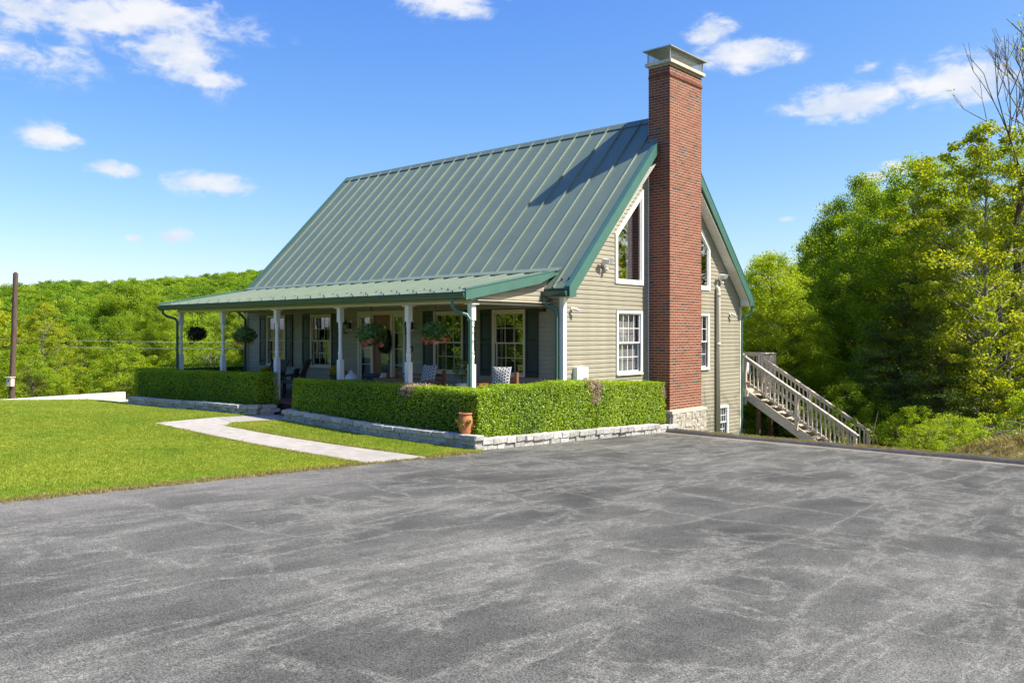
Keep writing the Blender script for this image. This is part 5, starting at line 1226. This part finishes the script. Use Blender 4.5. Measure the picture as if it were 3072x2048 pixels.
# left side: trees below the block wall, standing in the valley
GL = 'trees in the valley left of the house'
words_ = {'far1': 'bright green', 'far2': 'mid green', 'far3': 'yellow green', 'mid': 'deep green', 'bright': 'light green', 'yellow': 'pale yellow green'}
LT = [('yellow', -24.3, -3.0, 10, .50, 'small yellow green tree just right of the wooden pole'), ('mid', -26.8, -.4, 60, .52, 'dark leafy tree behind the middle of the block wall'),
      ('bright', -23.0, 1.2, 120, .46, 'small light green tree behind the right end of the block wall'), ('mid', -30, -5.5, 200, .62, 'dark green tree standing behind the wooden pole'),
      ('far3', -39, -1.2, 30, .93, 'yellow green tree at the left edge of the view behind the pole'), ('mid', -48.5, 11.2, 80, 1.22, 'tallest light green tree in the valley, rising above the wires'),
      ('bright', -27.5, 4.6, 240, .55, 'bright green tree seen left of the porch end'), ('mid', -22.6, 4.9, 20, .50, 'deep green tree behind the porch corner post'),
      ('shruby', -19.6, 1.6, 0, .75, 'yellow green shrub beyond the end of the left hedge'), ('bright', -20.2, 5.6, 160, .46, 'light green tree seen through the open end of the porch'),
      ('shrub', -21.5, -1.4, 40, .8, 'green shrub behind the right half of the block wall'), ('shrub', -20.6, -4.6, 140, .7, 'low shrub behind the pole and block wall'),
      ('shrub', -22, -8.2, 240, .9, 'green shrub left of the pole behind the wall'), ('yellow', -31.5, 7.6, 80, .62, 'pale tree with visible branches right of the tall valley tree')]
for k, x, y, rz, s, lb in LT: tree('shrub' if k.startswith('shrub') else 'broadleaf_tree', B[k], x, y, lb, None if k.startswith('shrub') else GL, rz, s, 'shrub' if k.startswith('shrub') else 'tree')
rr3 = random.Random(17)
ud = Vector((-.9063, .4226, 0)); vd = Vector((.4226, .9063, 0))
spots = []
tries = 0
while len(spots) < 64 and tries < 6000:
    tries += 1
    s = rr3.uniform(42, 112); q = rr3.uniform(-.36 * s, .40 * s); p = Vector((CAMX, CAMY, 0)) + ud * s + vd * q
    if p.x > -24: continue
    if any((p - w).length < 4.2 for w in spots) or (p - Vector((-48.5, 11.2, 0))).length < 5: continue
    spots.append(p)
dwn = Vector((-.6633, .7484, 0)); rgt = Vector((.7484, .6633, 0)); used_ = {}
for p in spots:
    k = rr3.choice(('far1', 'far1', 'far2', 'far2', 'far3')); w_ = p - Vector((CAMX, CAMY, 0)); dist = w_.length; s = rr3.uniform(.72, 1.02) * (.8 if dist < 55 else 1.0)
    sx_ = 1536 + 2532 * (w_ @ rgt) / (w_ @ dwn)
    zone = 'left of the wooden pole' if sx_ < 30 else 'just right of the wooden pole' if sx_ < 170 else 'above the middle of the block wall' if sx_ < 290 else 'beside the tallest valley tree' if sx_ < 470 else 'seen between the porch end posts' if sx_ < 760 else 'behind the house'
    row = 'nearest row' if dist < 56 else 'second row' if dist < 70 else 'third row' if dist < 84 else 'fourth row' if dist < 98 else 'farthest row'
    siz = 'smaller' if s < .80 else 'taller' if s > .93 else 'medium'
    tree('broadleaf_tree', B[k], p.x, p.y, '%s %s valley tree, %s, %s' % (siz, words_[k], row, zone), 'valley trees below the wooded hill', rr3.uniform(0, 360), (s * 1.1, s * 1.1, s))
# pale dead trunks standing on the lower hill
DL = ('forked bare white dead tree just right of the wooden pole', 'middle one of three white dead trunks on the hill', 'rightmost and tallest of three white dead trunks on the hill', 'leftmost and shortest of three white dead trunks on the hill')
for k, (s, q, h) in enumerate(((118, -44, 11), (150, -38, 9), (150, -35.5, 10), (152, -41, 8))):
    p = Vector((CAMX, CAMY, 0)) + ud * s + vd * q; z = tz(p.x, p.y); t = empty('dead_tree', (p.x, p.y, z), DL[k], 'dead tree', 'dead white trunks on the hill'); m = MB(); rr4 = random.Random(k)
    m.tube([(p.x, p.y, z - .5), (p.x + .2, p.y, z + h * .5), (p.x, p.y, z + h)], [.22, .15, .04], 6)
    for j in range(5): a = rr4.uniform(0, 6.28); f = rr4.uniform(.4, .9); b_ = Vector((p.x, p.y, z + h * f)); limb_tubes(m, b_, b_ + Vector((1.2 * math.cos(a), 1.2 * math.sin(a), 1.6)), .07, .02, rr4, 4)
    m.build('trunk', MT['wire'], t)
# ---- instanced masses: the wooded hill, the lawn grass
def scatter(name, pts, meshes, mat, smin, smax, tilt, label, cat, kind='stuff', zscale=(1, 1)):
    src = bpy.data.collections.new(name + '_source')
    for i, me in enumerate(meshes): src.objects.link(bpy.data.objects.new(name + '_piece', me))
    me = bpy.data.meshes.new(name); me.vertices.add(len(pts)); me.vertices.foreach_set('co', np.asarray(pts, np.float32).ravel()); me.update()
    o = inst(name, me); tag(o, label, cat, None, kind)
    g = bpy.data.node_groups.new(name, 'GeometryNodeTree'); g.interface.new_socket('Geometry', in_out='INPUT', socket_type='NodeSocketGeometry'); g.interface.new_socket('Geometry', in_out='OUTPUT', socket_type='NodeSocketGeometry')
    gi = g.nodes.new('NodeGroupInput'); go = g.nodes.new('NodeGroupOutput'); ip = g.nodes.new('GeometryNodeInstanceOnPoints'); ci = g.nodes.new('GeometryNodeCollectionInfo')
    ci.inputs['Collection'].default_value = src; ci.inputs['Separate Children'].default_value = True; ci.inputs['Reset Children'].default_value = True
    ip.inputs['Pick Instance'].default_value = True
    r1 = g.nodes.new('FunctionNodeRandomValue'); r1.data_type = 'FLOAT_VECTOR'; r1.inputs[0].default_value = (-tilt, -tilt, 0); r1.inputs[1].default_value = (tilt, tilt, 6.283)
    r2 = g.nodes.new('FunctionNodeRandomValue'); r2.data_type = 'FLOAT'; r2.inputs[2].default_value = smin; r2.inputs[3].default_value = smax; r2.inputs['Seed'].default_value = 3
    l = g.links.new; l(gi.outputs[0], ip.inputs['Points']); l(ci.outputs[0], ip.inputs['Instance']); l(r1.outputs[0], ip.inputs['Rotation']); l(r2.outputs[1], ip.inputs['Scale']); l(ip.outputs[0], go.inputs[0])
    md = o.modifiers.new('scatter', 'NODES'); md.node_group = g; return o
hill = []
for k in range(4): hill.append(tree_meshes('h', 300 + k, 9, [(.15, 2.2), (.4, 3.9), (.65, 3.9), (.85, 2.5), (1, .6)], 100, 55, .36, 1.0, MT['leafhill'], MT['bark'], limbs=0, flat=.6)[1])
rs = np.random.RandomState(2); pts = []
gs = 5.6
gs = 5.8
for s in np.arange(108, 452, gs):
    for q in np.arange(-230, 330, gs):
        if abs(q) > .62 * s + 30 and q < 0: continue
        s_, q_ = s + rs.uniform(-.5, .5) * gs * .9, q + rs.uniform(-.5, .5) * gs * .9
        x = CAMX + ud.x * s_ + vd.x * q_; y = CAMY + ud.y * s_ + vd.y * q_; pts.append((x, y))
pts = np.array(pts); pz_ = terrain(pts[:, 0], pts[:, 1]) - .8
scatter('hillside_wood', np.column_stack([pts, pz_]), hill, None, .7, 1.12, .08, 'dense spring wood covering the far hill left of the house', 'wood')
pts = []
for k in range(420):                    # wood on the other sides of the place, seen in the window panes
    a = rs.uniform(R(-150), R(34)); d_ = rs.uniform(48, 85); pts.append((6 + d_ * math.cos(a), -8 + d_ * math.sin(a)))
pts = np.array([p for p in pts if p[1] < 60]); scatter('far_wood', np.column_stack([pts, terrain(pts[:, 0], pts[:, 1]) - .4]), hill, None, .8, 1.2, .08, 'belt of wood closing the clearing beyond the drive', 'wood')
pts = []                                # wood behind the right-hand trees
for k in range(260):
    x = rs.uniform(-40, 15); y = rs.uniform(33, 75); pts.append((x, y))
pts = np.array(pts); hm = [B['far1'][1], B['far2'][1]]
scatter('back_wood', np.column_stack([pts, terrain(pts[:, 0], pts[:, 1]) - .3]), hm, None, .62, .9, .06, 'green wood behind the nearer trees right of the house', 'wood')
def tuft(seed, n, h, r, mat, w=.006):
    rs_ = np.random.RandomState(seed); v, f, ti = [], [], []
    for k in range(n):
        a = rs_.rand() * 6.283; rr_ = r * rs_.rand() ** .5; x, y = rr_ * math.cos(a), rr_ * math.sin(a); b = rs_.rand() * 6.283; hh = h * rs_.uniform(.55, 1.1); le = hh * rs_.uniform(.1, .7); wx, wy = -math.sin(b) * w / 2, math.cos(b) * w / 2; i = len(v)
        v += [(x - wx, y - wy, -.01), (x + wx, y + wy, -.01), (x + le * .4 * math.cos(b) + wx * .8, y + le * .4 * math.sin(b) + wy * .8, hh * .62), (x + le * math.cos(b), y + le * math.sin(b), hh)]
        f.append((i, i + 1, i + 2, i + 3)); ti += [rs_.rand()] * 4
    me = bpy.data.meshes.new('tuft'); me.from_pydata(v, [], f); me.update(); at = me.attributes.new('tint', 'FLOAT', 'POINT'); at.data.foreach_set('value', np.array(ti, np.float32)); me.materials.append(mat); return me
rs = np.random.RandomState(8); n = 250000
X = rs.uniform(-18, 1.06, n); Y = -3.85 - rs.rand(n) ** 1.15 * 19
k = ~in_walk(X, Y) & (np.hypot(X - CAMX, Y - CAMY) > 3); X, Y = X[k], Y[k]
scatter('grass', np.column_stack([X, Y, terrain(X, Y) + .0]), [tuft(s, 22, .055, .06, MT['grass'], .007) for s in range(4)], None, .6, 1.15, .12, 'short mown grass of the front lawn', 'grass')
# dry grass along the lawn and walk edges, at the kerb and on the mound
P = []
for k in range(2600): y = -4.1 - 9 * rs.rand(); P.append((1.06 + rs.randn() * .06, y))
for k in range(900): x = -5.3 + 6.2 * rs.rand(); P.append((x, -5.70 + .34 * (x + 5.45) / 6.5 + abs(rs.randn()) * .05)); P.append((x, -6.83 - abs(rs.randn()) * .04))
for k in range(3200): x = 1.0 + 22 * rs.rand(); P.append((x, 3.30 + rs.rand() * .34))
P = np.array([p for p in P if not in_walk(np.array(p[0]), np.array(p[1]))]); Z = np.where(P[:, 1] > 0, lot(P[:, 0], np.full(len(P), 3.0)) + .02, terrain(P[:, 0], P[:, 1]))
scatter('dry_grass', np.column_stack([P, Z]), [tuft(40 + s, 16, .06, .05, MT['drygrass'], .006) for s in range(3)], None, .5, 1.1, .2, 'dry yellowish grass fringing the lawn edge and the kerb', 'grass')
# straw mound and brush pile at the right edge
def mound(name, cx, cy, rx, ry, h, mat, label, cat, seed):
    n1, n2 = 26, 12; v, f = [], []; rs_ = random.Random(seed)
    for i in range(n2 + 1):
        for j in range(n1):
            a = 2 * math.pi * j / n1; r = i / n2; x = cx + rx * r * math.cos(a); y = cy + ry * r * math.sin(a); z = tz(x, y) - .05 + h * (1 - r * r) * (1 + .25 * math.sin(3 * a + seed)) + rs_.uniform(-.04, .04) * h * (1 - r * .5); v.append((x, y, z))
    for i in range(n2):
        for j in range(n1): f.append((i * n1 + j, i * n1 + (j + 1) % n1, (i + 1) * n1 + (j + 1) % n1, (i + 1) * n1 + j))
    m = MB(); m.add(v, f); o = m.build(name, mat, None, True, at=(cx, cy, tz(cx, cy))); return tag(o, label, cat), v
o, v = mound('straw_mound', 8.9, 5.3, 1.8, 1.3, .50, MT['straw'], 'grassy mound strewn with dry straw beyond the kerb at the right edge', 'mound', 3)
rs = np.random.RandomState(5); V = np.array(v); i = rs.choice(len(V), 1500); P = V[i] + np.column_stack([rs.randn(1500) * .12, rs.randn(1500) * .1, np.zeros(1500) - .01])
scatter('straw', P, [tuft(60 + s, 14, .13, .09, MT['drygrass'], .008) for s in range(3)], None, .6, 1.3, .9, 'loose straw and dry grass lying on the mound', 'straw')
m = MB(); rr5 = random.Random(6); bx, by = 8.3, 7.0; bz = tz(bx, by) + .25
for k in range(420):
    a = rr5.uniform(0, 6.28); r = rr5.random() ** .5; x = bx + 1.5 * r * math.cos(a); y = by + .8 * r * math.sin(a); z = bz + .15 + .95 * (1 - r * r) * rr5.random(); b = rr5.uniform(0, 6.28); l = rr5.uniform(.3, .9); e = rr5.uniform(-.3, .35)
    m.tube([(x - l / 2 * math.cos(b), y - l / 2 * math.sin(b), z - e * l / 2), (x, y, z + .04), (x + l / 2 * math.cos(b), y + l / 2 * math.sin(b), z + e * l / 2)], [.010, .009, .004], 4, False)
tag(m.build('brush_pile', MT['twig'], at=(bx, by, bz)), 'heap of dead brown brushwood behind the straw mound', 'brush pile')
